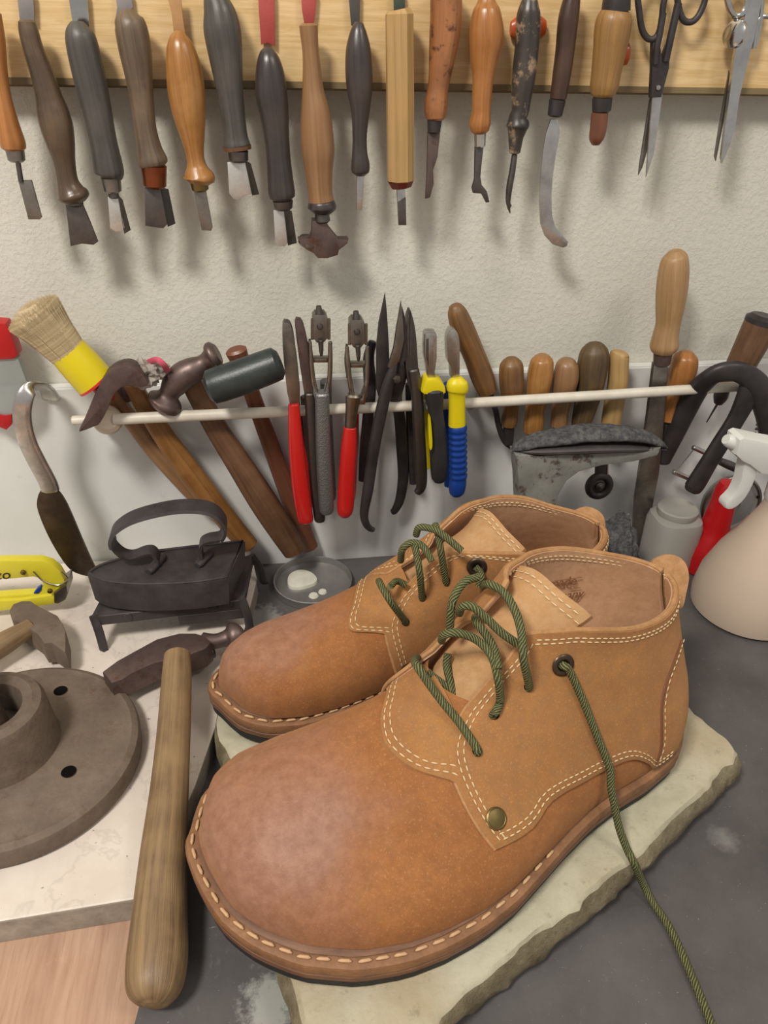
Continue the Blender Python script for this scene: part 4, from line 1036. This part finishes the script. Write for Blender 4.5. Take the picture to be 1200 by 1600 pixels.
r = thing('nippers', 'small black nippers half hidden behind the red eyelet pliers', 'pliers', W(580, 640, .035), GP)
legs(r, [(582, 534, 6.5), (576, 560, 9), (578, 600, 10), (576, 640, 9), (570, 700, 8), (567, 750, 7)], M['black'], .034, 'handle')
r = thing('tin_snips', 'big black shears with long pointed open blades', 'shears', W(620, 640, .05), GP)
Pl(r, 'blade', [(602, 459), (605, 490), (608, 540), (609, 572), (600, 600), (592, 622), (588, 608), (588, 545), (592, 505)], M['black'], .05, .003, .0008)
Pl(r, 'blade', [(627, 471), (630, 500), (632, 530), (625, 562), (614, 580), (606, 574), (615, 545), (620, 510)], M['steelm'], .058, .003, .0008)
Pl(r, 'blade_back', [(629, 480), (634, 500), (636, 560), (626, 575), (622, 560), (630, 530)], M['black'], .056, .003, .0008)
legs(r, [(617, 566, 5), (610, 590, 8.5), (600, 625, 9.5), (591, 665, 9.5), (582, 715, 9), (575, 765, 8.5), (569, 800, 7), (571, 816, 6), (577, 825, 5), (584, 828, 4)], M['black'], .056, n=16)
legs(r, [(626, 566, 9, .05), (622, 590, 13, .048), (618, 620, 10, .044), (624, 650, 9, .034), (628, 700, 9, .028), (630, 745, 8.5, .026), (625, 780, 7.5, .026), (617, 797, 6, .026), (612, 800, 4.5, .026)], M['black'], .05, n=16)
bm = bmesh.new(); lathe(bm, W(620, 592, .061), [(.0001, .003), (.0022, .0028), (.003, .0015), (.003, -.003)], (0, -1, 0), 6); obj('pivot_bolt', bm, M['steeld'], r, smooth=False)
r = thing('nippers', 'dark long-nosed nippers right of the big black shears', 'pliers', W(648, 640, .05), GP)
Pl(r, 'jaw', [(640, 485), (645, 495), (650, 520), (653, 560), (656, 625), (645, 620), (636, 590), (633, 560), (633, 515)], M['steeld'], .054, .008, .0012, sm=2)
legs(r, [(646, 578, 9), (651, 610, 9.5), (655, 680, 9.5), (658, 735, 9.5), (658, 760, 8), (652, 770, 6)], M['steeld'], .054)
legs(r, [(640, 600, 7, .034), (641, 690, 6, .026), (646, 755, 6, .026)], M['black'], .03)
r = thing('combination_pliers', 'pliers with black and yellow grips and square steel nose', 'pliers', W(680, 640, .05), GP)
Pl(r, 'jaw', [(664, 523), (668, 520), (681, 520), (683, 525), (683, 560), (680, 582), (681, 598), (670, 598), (667, 575), (663, 556)], M['steel'], .058, .009, .0012)
Pl(r, 'jaw_slot', [(666, 530), (670, 528), (670, 575), (666, 560)], M['steeld'], .0585, .003, .0004)
Pl(r, 'collar', [(669, 594), (684, 594), (693, 600), (697, 610), (693, 617), (663, 617), (660, 610), (664, 600)], M['yellow'], .062, .014, .002, sm=2)
legs(r, [(679, 610, 15.5), (679, 625, 14), (681, 645, 11.5), (684, 680, 13.5), (686, 720, 14), (686, 745, 12), (685, 752, 8)], M['blk'], .058, 'grip', 20)
Pl(r, 'grip_inlay', [(670, 655), (673, 653), (676, 690), (675, 702), (671, 700)], M['yellow'], .0665, .004, .0008, sm=2)
legs(r, [(668, 600, 8, .04), (664, 650, 8, .03), (665, 700, 8, .026), (668, 730, 7, .026)], M['yellow'], .03, 'grip')
r = thing('side_cutters', 'cutters with yellow shoulder and ribbed dark blue grips', 'pliers', W(716, 640, .05), GP)
Pl(r, 'jaw', [(699, 545), (699, 528), (704, 516), (710, 515), (716, 522), (719, 538), (719, 560), (718, 592), (706, 592), (705, 575), (700, 565)], M['steel'], .058, .009, .0014, sm=2)
Lt(r, 'shoulder', [(714, 592, 11), (714, 598, 16), (715, 608, 17), (714, 616, 13.5), (714, 640, 13), (714, 664, 13.5)], M['yellow'], .058, 20, .8, p=2.4)
legs(r, [(700, 600, 8, .04), (698, 660, 8, .03), (699, 720, 8, .026), (702, 758, 8, .026)], M['blue'], .03, 'grip')
rib = [(715, 665, 13.5)]
for i in range(9): rib += [(715.5+.1*i, 671+i*9.0, 14.6), (715.5+.1*i, 675.5+i*9.0, 12.9)]
Lt(r, 'grip', rib + [(715, 756, 14), (714, 768, 12.5), (714, 773, 9)], M['blue'], .058, 20, .85, k=3)
# files and handles at the right
GF = 'wooden handles standing behind the rod'
r = thing('rasp', 'worn brown tilted handle with bent dark shank, beside the blue cutters', 'rasp', W(745, 580, .03), GF)
Lt(r, 'handle', [(711, 478, 10), (714, 488, 15), (721, 508, 18), (731, 532, 18), (742, 558, 17.5), (754, 590, 18), (762, 612, 15)], M['w_worn'], .03)
Lt(r, 'shank', [(764, 615, 6), (774, 640, 4.5), (779, 665, 4.5), (788, 688, 5), (800, 700, 4)], M['black'], .03, 12)
def fh(label, q, mat, name='file', fer=None, off=.03):
    r = thing(name, label, 'file', W(q[2][0], q[2][1], off), GF); Lt(r, 'handle', q, mat, off, 22)
    if fer: Lt(r, 'ferrule', fer, M['black'], off, 14)
    return r
fh('small brown file handle, first upright one right of the tilted rasp', [(799, 562, 12), (799, 570, 18), (799, 588, 19.5), (800, 612, 18), (798, 640, 12), (796, 655, 13), (795, 664, 12)], M['w_worn'], fer=[(795, 667, 9), (794, 692, 8)])
fh('orange-tan rounded file handle, second upright from the tilted rasp', [(848, 557, 12), (847, 565, 18), (844, 585, 20), (840, 612, 18), (836, 640, 15), (834, 660, 16), (833, 673, 15)], M['w_honey'], fer=[(833, 675, 9), (832, 700, 8)])
fh('dull brown file handle between orange-tan and dark weathered ones', [(888, 563, 12), (886, 572, 18), (884, 592, 20), (879, 620, 16), (875, 645, 13), (873, 664, 13)], M['w_light'], fer=[(872, 668, 8), (871, 700, 7)])
fh('dark weathered grey-brown file handle, thick and stained', [(930, 540, 15), (929, 550, 22), (926, 572, 24), (922, 605, 21), (915, 635, 18), (908, 660, 15), (906, 668, 13)], M['w_old'], fer=[(905, 672, 9), (903, 700, 8)])
fh('pale yellow cylindrical file handle', [(969, 552, 14), (967, 560, 15.5), (965, 600, 15.5), (958, 640, 15.5), (954, 665, 15), (952, 690, 14)], M['w_pale'])
r = thing('farrier_rasp', 'tall beech handle rising highest with long flat file blade below', 'file', W(1040, 600, .04), GF)
Lt(r, 'handle', [(1055, 394, 12), (1055, 402, 19), (1053, 420, 23), (1050, 450, 24), (1047, 480, 22), (1044, 505, 19), (1040, 525, 20), (1038, 540, 22), (1037, 548, 19)], M['w_file'], .036, 28)
Lt(r, 'ferrule', [(1036, 552, 14.5), (1034, 568, 13)], M['ruststeel'], .036)
Pl(r, 'blade', [(1022, 568), (1044, 568), (1042, 600), (1036, 680), (1030, 740), (1018, 800), (1006, 862), (988, 862), (993, 780), (1002, 720), (1012, 650)], M['steelm'], .036, .004, .0006)
r = thing('file', 'glossy orange-brown file handle tucked right of the tall beech one', 'file', W(1062, 600, .028), GF)
Lt(r, 'handle', [(1073, 552, 12), (1071, 560, 19), (1067, 580, 21), (1059, 605, 17), (1050, 632, 15), (1044, 655, 14)], M['w_orange'], .028)
Lt(r, 'shank', [(1042, 660, 8), (1030, 700, 6), (1014, 745, 4)], M['black'], .028, 12)
# awl and brown cylinder handle at right
r = thing('awl', 'thin needle awl with black handle below the rod at right', 'awl', W(1128, 610, .03))
Lt(r, 'handle', [(1136, 590, 9), (1130, 605, 11), (1126, 620, 11), (1122, 630, 7)], M['w_black'], .026, 16)
Lt(r, 'needle', [(1121, 631, 2), (1104, 660, 1)], M['steeld'], .026, 8, k=2)
r = thing('mallet', 'thick brown cylindrical handle with black cap at the right edge', 'handle', W(1170, 540, .03))
Lt(r, 'handle', [(1190, 505, 26), (1178, 530, 25), (1150, 585, 21), (1140, 604, 20)], M['w_ham2'], .03, 24, wrap=False)
Lt(r, 'cap', [(1193, 498, 26.5), (1190, 505, 26.5)], M['black'], .03, 24, k=2)
# C-clamp
r = thing('c_clamp', 'black curved C-clamp frame hooked over the right end of rod', 'clamp', W(1140, 600, .05))
Lt(r, 'frame', [(1036, 722, 11, .03), (1052, 684, 15, .032), (1072, 640, 18, .036), (1092, 606, 18, .045), (1118, 585, 16, .056), (1148, 580, 16, .06), (1174, 592, 18, .06), (1190, 616, 20, .06), (1197, 650, 16, .06), (1199, 690, 11, .06)], M['black'], n=20, flat=.6, p=2.6, k=6)
Lt(r, 'frame_arm', [(1172, 594, 15, .06), (1166, 622, 17, .06), (1150, 655, 15, .06), (1128, 690, 15, .06), (1106, 725, 15, .06), (1086, 758, 16, .06), (1080, 766, 13, .06)], M['black'], n=20, flat=.5, p=2.8, k=6)
bm = bmesh.new()
for i in range(14):
    a = W(1192-i*1.5, 628+i*7, .054); sweep(bm, [a, a+Vector((-.0018, 0, -.0006))], [.0016, .0005], 4)
obj('ratchet_teeth', bm, M['steelm'], r, kind='stuff')
# wire rods + dial
r = thing('wire_stretcher', 'two short steel rods joined by thin wire beside the clamp arm', 'rod', W(1075, 725, .03))
Lt(r, 'rod', [(1083, 699, 4), (1112, 712, 4)], M['steel'], .03, 10, k=2); Lt(r, 'rod', [(1052, 737, 4), (1078, 748, 4)], M['steel'], .03, 10, k=2)
Lt(r, 'wire', [(1084, 702, 1), (1068, 722, 1), (1055, 737, 1)], M['steel'], .031, 6)
Lt(r, 'screw', [(1126, 721, 6), (1140, 727, 7), (1165, 738, 6)], M['steeld'], .028, 12)
r = thing('gauge_disc', 'round grey metal disc leaning behind the clamp and red bottle', 'disc', W(1140, 787, .03))
bm = bmesh.new(); c0 = W(1142, 788, .028); R0 = 47*mpp(c0); lathe(bm, c0, [(.0001, 0), (R0*.3, 0), (R0*.32, .0015), (R0*.78, .0015), (R0*.82, 0), (R0*.9, .001), (R0, .0005), (R0*1.02, -.001), (R0, -.004)], (0, -1, .12), 44); obj('disc', bm, M['tin'], r)
bm = bmesh.new(); torus(bm, c0+Vector((0, -.001, 0)), R0, .0018, (0, -1, .12), 44); obj('rim', bm, M['steelm'], r)
for k in range(8):
    an = k*pi/4+.3; obj('hole', disc_at(c0+Vector((cos(an)*R0*.88, -.0015, sin(an)*R0*.88)), Vector((0, -1, .12)), [(.0001, 0), (.0013, 0), (.0013, .0004), (.0001, .0005)], 12), M['hole'], r)
# cobbler anvil with felt
r = thing('cobbler_anvil', 'grey iron shoe anvil with felt pad, behind the boots', 'anvil', W(840, 880, .075))
AN = .075
bm = bmesh.new(); cl = cr([(801, 694), (830, 690), (880, 686), (940, 684), (1000, 686), (1040, 692)], 5); P = [W(q[0], q[1]+10, AN) for q in cl]
n_ = len(P); rad = [max(.002, .0125*(1-abs(2*i/(n_-1)-1)**2.4)) for i in range(n_)]
sweep(bm, P, rad, 20, [.3]*n_, up=Vector((0, 0, 1)), p=2.6); obj('sole_plate', bm, M['iron'], r)
bm = bmesh.new(); cl = cr([(797, 697), (812, 688), (850, 678), (900, 671), (950, 668), (1000, 672), (1030, 684), (1042, 692)], 6); P = [W(q[0], q[1]+8, AN) for q in cl]; n_ = len(P)
rad = [max(.0012, .0115*(1-abs(2*i/(n_-1)-1)**2.2)) for i in range(n_)]
sweep(bm, P, rad, 24, [.42]*n_, up=Vector((0, 0, 1)), p=2.2)
for v_ in bm.verts: v_.co += Vector((0, 0, 1))*noise.noise(v_.co*160)*.0012
obj('felt_pad', bm, M['felt'], r, label='grey felt pad')
Pl(r, 'post', [(806, 712), (850, 712), (940, 708), (1000, 704), (1034, 700), (1028, 712), (990, 722), (940, 728), (905, 738), (886, 752), (873, 775), (867, 805), (866, 860), (868, 930), (800, 930), (810, 860), (812, 800), (810, 750)], M['anvil'], AN+.008, .016, .002)
# hanging castor
r = thing('cup_hook', 'black round hanging pull on a short strap under the anvil plate', 'pull', W(935, 740, .03))
Pl(r, 'strap', [(931, 716), (949, 716), (947, 752), (930, 752)], M['black'], .034, .002, .0005)
Pl(r, 'edge_strip', [(949, 716), (952, 716), (951, 745), (948, 748)], M['chrome'], .0345, .002, .0003)
bm = bmesh.new(); c0 = W(936, 759, .034); s0 = mpp(c0); torus(bm, c0, 16.5*s0, 6.5*s0, (0, -1, .1), 36, 12); obj('ring', bm, M['black'], r)
bm = bmesh.new(); lathe(bm, c0, [(.0001, .0035), (.002, .003), (.0038, .0022), (.0042, .001), (14*s0, 0), (14*s0, -.002)], (0, -1, .1), 24); obj('centre', bm, M['steeld'], r)
# grey wool tuft
bm = bmesh.new(); bmesh.ops.create_icosphere(bm, subdivisions=5, radius=1); c0 = G(962, 862, .05); c0 = W(960, 850, .085)
for v_ in bm.verts:
    d = v_.co.copy(); tp = max(.15, 1-(d.z+1)*.42); k_ = 1+.25*noise.noise(d*2.3)+.14*noise.noise(d*5); v_.co = c0+Vector((d.x*.026*(tp*.7+.3)*k_, d.y*.016*tp*k_, d.z*.030*k_))
zmin = min(v_.co.z for v_ in bm.verts)
for v_ in bm.verts: v_.co.z = max(v_.co.z, .0035)
o = obj('wool_tuft', bm, M['felt'], origin=c0-Vector((0, 0, .03))); props(o, 'lump of dark grey wool felt behind the heel of the rear boot', 'wool')

# ================================================================ right-hand bottles
r = thing('plastic_jar', 'frosted plastic jar with lid behind the boots near the red bottle', 'jar', G(1060, 905, .003))
a = W(1058, 800, .05); c0 = Vector((a.x, a.y, .003)); Hj = a.z-.003+.002
def boxy(bm, c, prof, n=36, p=3.2):
    rings = []
    for rx, h in prof:
        rings.append([bm.verts.new(Vector(c)+Vector((copysign(abs(cos(2*pi*k/n))**(2/p), cos(2*pi*k/n))*rx, copysign(abs(sin(2*pi*k/n))**(2/p), sin(2*pi*k/n))*rx, h))) for k in range(n)])
    for i in range(len(rings)-1):
        for k in range(n): bm.faces.new((rings[i][k], rings[i][(k+1) % n], rings[i+1][(k+1) % n], rings[i+1][k]))
    bm.faces.new(rings[0]); bm.faces.new(rings[-1])
bm = bmesh.new(); boxy(bm, c0, [(.018, 0), (.0205, .002), (.021, Hj-.012), (.0195, Hj-.006), (.015, Hj-.003)]); obj('body', bm, M['frost'], r)
bm = bmesh.new(); lathe(bm, c0+Vector((0, 0, Hj-.004)), [(.0162, 0), (.0168, .001), (.0168, .006), (.0155, .007), (.012, .0065), (.0001, .0065)], n=36); obj('lid', bm, M['frost'], r)
r = thing('glue_bottle', 'bright red plastic bottle with narrow neck and wide base', 'bottle', G(1105, 920, .003))
cb = W(1112, 870, .060); s0 = mpp(cb); zt = W(1136, 752, .060).z
c0 = Vector((cb.x-.0065, cb.y, .003)); ax = Vector((.002, 0, zt-.003)); hh_ = zt-.003
bm = bmesh.new(); lathe(bm, c0, [(.0185, 0), (.0205, .002), (.0215, hh_*.20), (.0200, hh_*.30), (.0140, hh_*.42), (.0118, hh_*.52), (.0100, hh_*.8), (.0094, hh_*.93), (.0072, hh_*.985), (.0001, hh_)], ax.normalized(), 36); obj('body', bm, M['redp'], r)
sp = G(1198, 960, .003); sp = Vector((.372, -.118, .003))
r = thing('spray_bottle', 'large translucent spray bottle with white trigger head, right edge', 'bottle', sp)
bm = bmesh.new(); lathe(bm, sp, [(.040, 0), (.0435, .003), (.0445, .012), (.042, .03), (.034, .052), (.0225, .075), (.0145, .093), (.0125, .100), (.0125, .108)], n=56); obj('body', bm, M['bottle'], r)
sc = sp+Vector((0, 0, .104))
bm = bmesh.new(); lathe(bm, sc, [(.0132, 0), (.0138, .001), (.0138, .012), (.0115, .014), (.0085, .016), (.008, .026)], n=36); obj('collar', bm, M['white'], r)
offs = -sp.y
Pl(r, 'trigger_head', [(1156, 688), (1164, 684), (1200, 692), (1245, 700), (1250, 740), (1215, 745), (1190, 742), (1172, 728), (1160, 722), (1150, 712)], M['white'], offs+.008, .016, .003)
Lt(r, 'nozzle', [(1134, 686, 8), (1140, 689, 11), (1160, 697, 13)], M['white'], offs, 20, wrap=False, k=3)
Pl(r, 'trigger', [(1166, 718), (1184, 724), (1182, 745), (1172, 768), (1160, 785), (1145, 796), (1134, 795), (1136, 786), (1148, 774), (1158, 752)], M['white'], offs+.005, .010, .002, sm=2)

# ================================================================ left-hand bench things
# packet at the left edge
r = thing('tool_packet', 'red-topped clear plastic packet leaning at the left frame edge', 'packet', W(5, 640, .012))
Pl(r, 'card_top', [(-60, 500), (8, 506), (16, 518), (28, 556), (20, 562), (-60, 566)], M['redp'], .03, .012, .002)
Pl(r, 'film', [(-60, 566), (28, 560), (44, 602), (44, 640), (10, 668), (-60, 640)], M['film'], .028, .008, .001)
Pl(r, 'card_foot', [(-20, 645), (8, 650), (18, 648), (18, 664), (10, 672), (-20, 660)], M['redp'], .029, .004, .0005)
# flat iron
IZ = .072
top = [(136, 896), (150, 886), (178, 876), (224, 864), (300, 854), (383, 845), (357, 903), (300, 911), (224, 914), (170, 910), (146, 903)]
T0 = G(250, 885, IZ)
r = thing('flat_iron', 'antique black cast flat iron with strap handle resting on its trivet', 'iron', T0-Vector((0, 0, .024)))
F = [Vector(v) for v in cr([tuple(G(*p, IZ)) for p in top[:5]], 4)] + [G(*top[5], IZ)] + [Vector(v) for v in cr([tuple(G(*p, IZ)) for p in top[6:]], 4)]
bm = bmesh.new(); poly3(bm, F, [T0+(v-T0)*.97-Vector((0, 0, .0235)) for v in F], .0012); obj('body', bm, M['iron'], r)
F2 = [T0+(v-T0)*.97+Vector((0, 0, .0006)) for v in F]; bm = bmesh.new(); sweep(bm, F2+[F2[0]], .0009, 6); obj('raised_rim', bm, M['iron'], r)
hy = .098
hp = [(247, 884), (246, 870), (238, 861), (225, 862), (208, 868), (192, 865), (178, 852), (174, 838), (182, 824), (205, 809), (240, 798), (280, 791), (318, 792), (338, 800), (350, 815), (352, 828), (344, 838), (325, 842), (314, 850), (315, 868), (318, 878)]
bm = bmesh.new(); P = [W(p[0], p[1], hy) for p in hp]; P = [Vector(v) for v in cr([tuple(p) for p in P], 5)]
V_ = []
for i, q in enumerate(P):
    t_ = (P[min(i+1, len(P)-1)]-P[max(i-1, 0)]).normalized(); nn = t_.cross(Vector((0, 1, 0))).normalized(); f = i/(len(P)-1); wd = .0085 if .3 < f < .8 else .006
    V_.append([bm.verts.new(q+Vector((0, s*wd, 0))+nn*k_*.0011) for s, k_ in ((-1, -1), (-.9, 1), (.9, 1), (1, -1))])
for i in range(len(V_)-1):
    for k in range(4): bm.faces.new((V_[i][k], V_[i][(k+1) % 4], V_[i+1][(k+1) % 4], V_[i+1][k]))
bm.faces.new(V_[0]); bm.faces.new(V_[-1]); obj('handle', bm, M['iron'], r)
for px, py, qx, qy in ((232, 894, 256, 868), (308, 884, 330, 862)):
    bm = bmesh.new(); a, b = G(px, py, IZ+.002), G(qx, qy, IZ+.002); sweep(bm, [a, a.lerp(b, .1), a.lerp(b, .9), b], [.0025, .0034, .0034, .0025], 12, .8, Vector((0, 0, 1))); obj('handle_lug', bm, M['iron'], r)
# trivet
TZ = IZ-.0245
r = thing('iron_trivet', 'low black iron trivet stand carrying the flat iron', 'trivet', G(260, 960, MZ))
def bar(R, name, a, b, w_, h_, mat):
    bm = bmesh.new(); sweep(bm, [a, b], w_, 4, h_/w_, Vector((0, 0, 1)), twist=0); return obj(name, bm, mat, R, smooth=False)
pA, pB, pC = G(146, 962, TZ-.001), G(378, 936, TZ-.001), G(392, 868, TZ-.001); pD = G(168, 918, TZ-.001)
Z_ = Vector((0, 0, 1))
def strip(R, name, pts, h, t, mat):
    bm = bmesh.new(); A = []
    for i, q in enumerate(pts):
        tt = (pts[min(i+1, len(pts)-1)]-pts[max(0, i-1)]).normalized(); nn = tt.cross(Z_).normalized()*t
        A.append([bm.verts.new(q+nn), bm.verts.new(q-nn), bm.verts.new(q-nn-Z_*h), bm.verts.new(q+nn-Z_*h)])
    for i in range(len(A)-1):
        for k in range(4): bm.faces.new((A[i][k], A[i][(k+1) % 4], A[i+1][(k+1) % 4], A[i+1][k]))
    bm.faces.new(A[0]); bm.faces.new(A[-1]); bmesh.ops.recalc_face_normals(bm, faces=bm.faces); bmesh.ops.bevel(bm, geom=list(bm.edges), offset=.0005, segments=1, affect='EDGES'); return obj(name, bm, mat, R)
strip(r, 'side_bar', [pA, pA.lerp(pB, .35)+Vector((0, 0, .0)), pB], .0085, .0014, M['iron']); strip(r, 'side_bar', [pB, pC], .0085, .0014, M['iron']); strip(r, 'side_bar', [pA, pD, pC], .007, .0014, M['iron'])
q = [pA, pB, pC, pD]; bm = bmesh.new(); poly3(bm, [v-Z_*.0002 for v in q], [v-Z_*.0026 for v in q]); obj('plate', bm, M['iron'], r, smooth=False)
strip(r, 'lower_shelf', [pA.lerp(pB, .55)-Z_*.008, pB-Z_*.008], .009, .0016, M['iron'])
for a, ex in ((pA, (.003, -.004)), (pB, (.004, -.003)), (pC, (.008, .002)), (pD, (-.004, .006))):
    bm = bmesh.new(); b = Vector((a.x+ex[0], a.y+ex[1], MZ+.0015)); sweep(bm, [Vector(v) for v in cr([tuple(a), tuple(a.lerp(b, .5)+Vector((ex[0], ex[1], 0))*.25), tuple(b), tuple(b+Vector((ex[0]*.4, ex[1]*.4, -.0002)))], 4)], .0032, 10, .6); obj('leg', bm, M['iron'], r)
for f in (.22, .8):
    obj('rivet', disc_at(pA.lerp(pB, f)-Z_*.004+(pB-pA).cross(Z_).normalized()*.0014, (pB-pA).cross(Z_), [(.0035, -.0005), (.0032, .0008), (.0001, .0012)], 16), M['iron'], r)
# hammer head under
HZ = .044
r = thing('hammer', 'dark iron cobbler hammer head lying in front of the trivet', 'hammer', G(270, 1020, MZ))
head = [(160, 1049), (183, 1032), (210, 1017), (245, 998), (280, 989), (305, 989), (320, 993), (330, 1004), (320, 1014), (301, 1021), (270, 1030), (240, 1036), (205, 1052), (190, 1062), (174, 1067)]
Pg(r, 'head', head, M['ruststeel'], HZ, .016, .0015)
Lt(r, 'neck', [(318, 1003, 15, HZ-.009), (336, 1002, 12, HZ-.009), (352, 998, 13, HZ-.009), (360, 996, 20, HZ-.009), (367, 993, 22, HZ-.009), (372, 990, 20, HZ-.009)], M['ruststeel'], plane='g', n=22, up=Vector((0, 0, 1)))
Lt(r, 'handle', [(334, 1018, 10, MZ+.009), (300, 1028, 11, MZ+.008), (262, 1044, 10, MZ+.008)], M['steeld'], plane='g', n=12, up=Vector((0, 0, 1)))
# bat
r = thing('wooden_bat', 'long round ash wood club leaning on the hammer head, lower left', 'bat', G(240, 1540, 0))
Lt(r, 'shaft', [(277, 1024, 20, HZ+.009), (276, 1060, 23, HZ+.006), (271, 1150, 26, .044), (264, 1240, 30, .037), (256, 1330, 36, .030), (250, 1420, 42, .0235), (246, 1490, 47, .020), (243, 1530, 46, .0185), (242, 1552, 40, .0178), (241, 1566, 28, .0172), (240, 1572, 14, .017)], M['w_ash'], plane='g', n=36, k=6, up=Vector((0, 0, 1)), wrap=False)
a = G(277, 1024, HZ+.009); b_ = G(276, 1060, HZ+.006)
# base plate
cbx = Vector((-.1642, -.2222, MZ))
r = thing('cast_iron_base', 'round rusty cast iron base with raised socket, left edge on marble', 'base', cbx)
bm = bmesh.new(); lathe(bm, cbx, [(.068, .0005), (.0702, .002), (.0706, .0105), (.0695, .0135), (.066, .0155), (.063, .0150), (.061, .0158), (.030, .0185)], n=90); obj('disc', bm, M['base'], r)
cc = cbx+Vector((-.006, 0, .0)); cc = Vector((-.172, -.222, MZ))
bm = bmesh.new(); lathe(bm, cc, [(.034, .0155), (.0325, .022), (.0305, .046), (.0285, .050), (.024, .052), (.0185, .050), (.0165, .045), (.0165, .030)], n=60); obj('socket', bm, M['base'], r)
bm = bmesh.new(); sweep(bm, [cc+Vector((-.004, .0, .03)), cc+Vector((-.008, .003, .058)), cc+Vector((-.014, .006, .085))], [.0135, .012, .0125], 24, .7); obj('stem', bm, M['rusty'], r)
for px, py in ((95, 1081), (108, 1208)):
    P = G(px, py, MZ+.0166); P.z = MZ+.0158+max(0, .061-(Vector((P.x, P.y, 0))-Vector((cbx.x, cbx.y, 0))).length)/.031*.0027; obj('bolt_hole', disc_at(P, Vector((0, 0, 1)), [(.0001, 0), (.0036, 0), (.0042, .0006), (.0034, .0009), (.0001, .0004)], 24), M['hole'], r)
# stapler
sy = .068; so = sy
r = thing('staple_gun', 'yellow metal staple gun at the left edge under the shoe knife', 'stapler', G(40, 950, MZ))
Pl(r, 'body', [(-80, 878), (20, 876), (63, 876), (80, 881), (93, 892), (101, 906), (103, 925), (98, 936), (84, 942), (62, 946), (20, 950), (-80, 960), (-80, 938), (20, 930), (52, 928), (62, 924), (67, 914), (63, 905), (52, 902), (20, 905), (-80, 909)], M['yellow2'], so+.010, .007, .002)
Pl(r, 'base_rail', [(-80, 942), (30, 938), (84, 930), (94, 932), (90, 944), (40, 951), (-80, 965)], M['yellow2'], so+.013, .010, .002)
Pl(r, 'nose', [(84, 928), (104, 914), (106, 928), (102, 938), (90, 944), (84, 942)], M['steelm'], so+.0135, .02, .001)
bm = bmesh.new(); sweep(bm, [Vector(v) for v in cr([tuple(W(*p)) for p in ((52, 893, so+.0115), (68, 908, so+.0115), (92, 914, so+.0115), (106, 904, so+.0115), (96, 893, so+.0115))], 5)], .0006, 8); obj('wire_catch', bm, M['steel'], r)
for px, py in ((36, 895), (78, 924)):
    obj('screw', disc_at(W(px, py, so+.0115 if py < 900 else so+.0145), Vector((0, -1, 0)), [(.0019, -.001), (.0019, .0004), (.0012, .0009), (.0001, .001)], 16), M['brass'], r)
Pl(r, 'lever', [(52, 928), (58, 920), (64, 916), (65, 922), (60, 928)], M['blue'], so+.0105, .003, .0006)
text('lettering', 'zo', W(-8, 906, so+.0104), Vector((1, 0, .02)), Vector((0, 0, 1)), .0115, M['letter'], r, .0001, 'black printed letters', .25)
# small hammer lower-left
r = thing('hammer', 'small grey-brown hammer with broken-off wooden handle above the iron base', 'hammer', G(60, 990, MZ))
Pg(r, 'head', [(14, 953), (20, 943), (34, 938), (48, 938), (60, 946), (74, 953), (90, 961), (98, 974), (103, 986), (103, 1020), (94, 1014), (80, 1004), (68, 1005), (60, 992), (40, 978), (20, 968)], M['base'], .040, .018, .002)
Lt(r, 'handle', [(-60, 1050, 20, .034), (-20, 1022, 19, .034), (10, 1003, 18, .035), (34, 988, 15, .036), (48, 980, 14, .036)], M['w_ash'], plane='g', n=20, up=Vector((0, 0, 1)))
# tin lid with wax
c0 = (G(428, 916, .003)+G(550, 914, .003))/2; c0.z = .003; R0 = (G(550, 914, .008)-G(428, 916, .008)).length/2
r = thing('shallow_tin', 'shallow round metal tin on the slate sheet between iron and boot', 'tin', c0)
bm = bmesh.new(); lathe(bm, c0, [(R0*.96, .0), (R0, .0006), (R0, .0065), (R0*1.012, .0072), (R0*.985, .0076), (R0*.97, .0068), (R0*.965, .0016), (R0*.9, .001), (R0*.6, .0013), (.0001, .0013)], n=64); obj('dish', bm, M['tin'], r)
P0 = G(472, 903, .006)
bm = bmesh.new(); F = [G(*p, .0075) for p in cr([(449, 903), (455, 894), (470, 889), (486, 893), (496, 903), (490, 911), (468, 917), (452, 915)], 3, True)]
poly3(bm, F, [v-Vector((0, 0, .005)) for v in F], .0015); o = obj('wax_block', bm, M['wax'], origin=P0); props(o, 'chunk of white wax lying in the round tin', 'wax')
for i, (px, py, rx) in enumerate(((490, 930, 8), (504, 924, 7))):
    P = G(px, py, .005); bm = bmesh.new(); lathe(bm, P, [(rx*mpp(P), -.0006), (rx*mpp(P)*.8, .0006), (.0001, .001)], n=10); o = obj('wax_crumb', bm, M['wax'], origin=P); props(o, ('larger' if i == 0 else 'smaller') + ' flat drip of wax in the round tin near its front rim', 'wax', 'wax drips')
for i, (px, py, rx) in enumerate(((566, 925, 5), (577, 917, 7))):
    P = G(px, py, .0034); bm = bmesh.new(); lathe(bm, P, [(rx*mpp(P), 0), (rx*mpp(P)*.8, .0008), (.0001, .001)], n=9); o = obj('wax_crumb', bm, M['wax'], origin=P); props(o, ('smaller' if i == 0 else 'larger') + ' wax drip on the slate sheet right of the round tin', 'wax', 'wax drips')
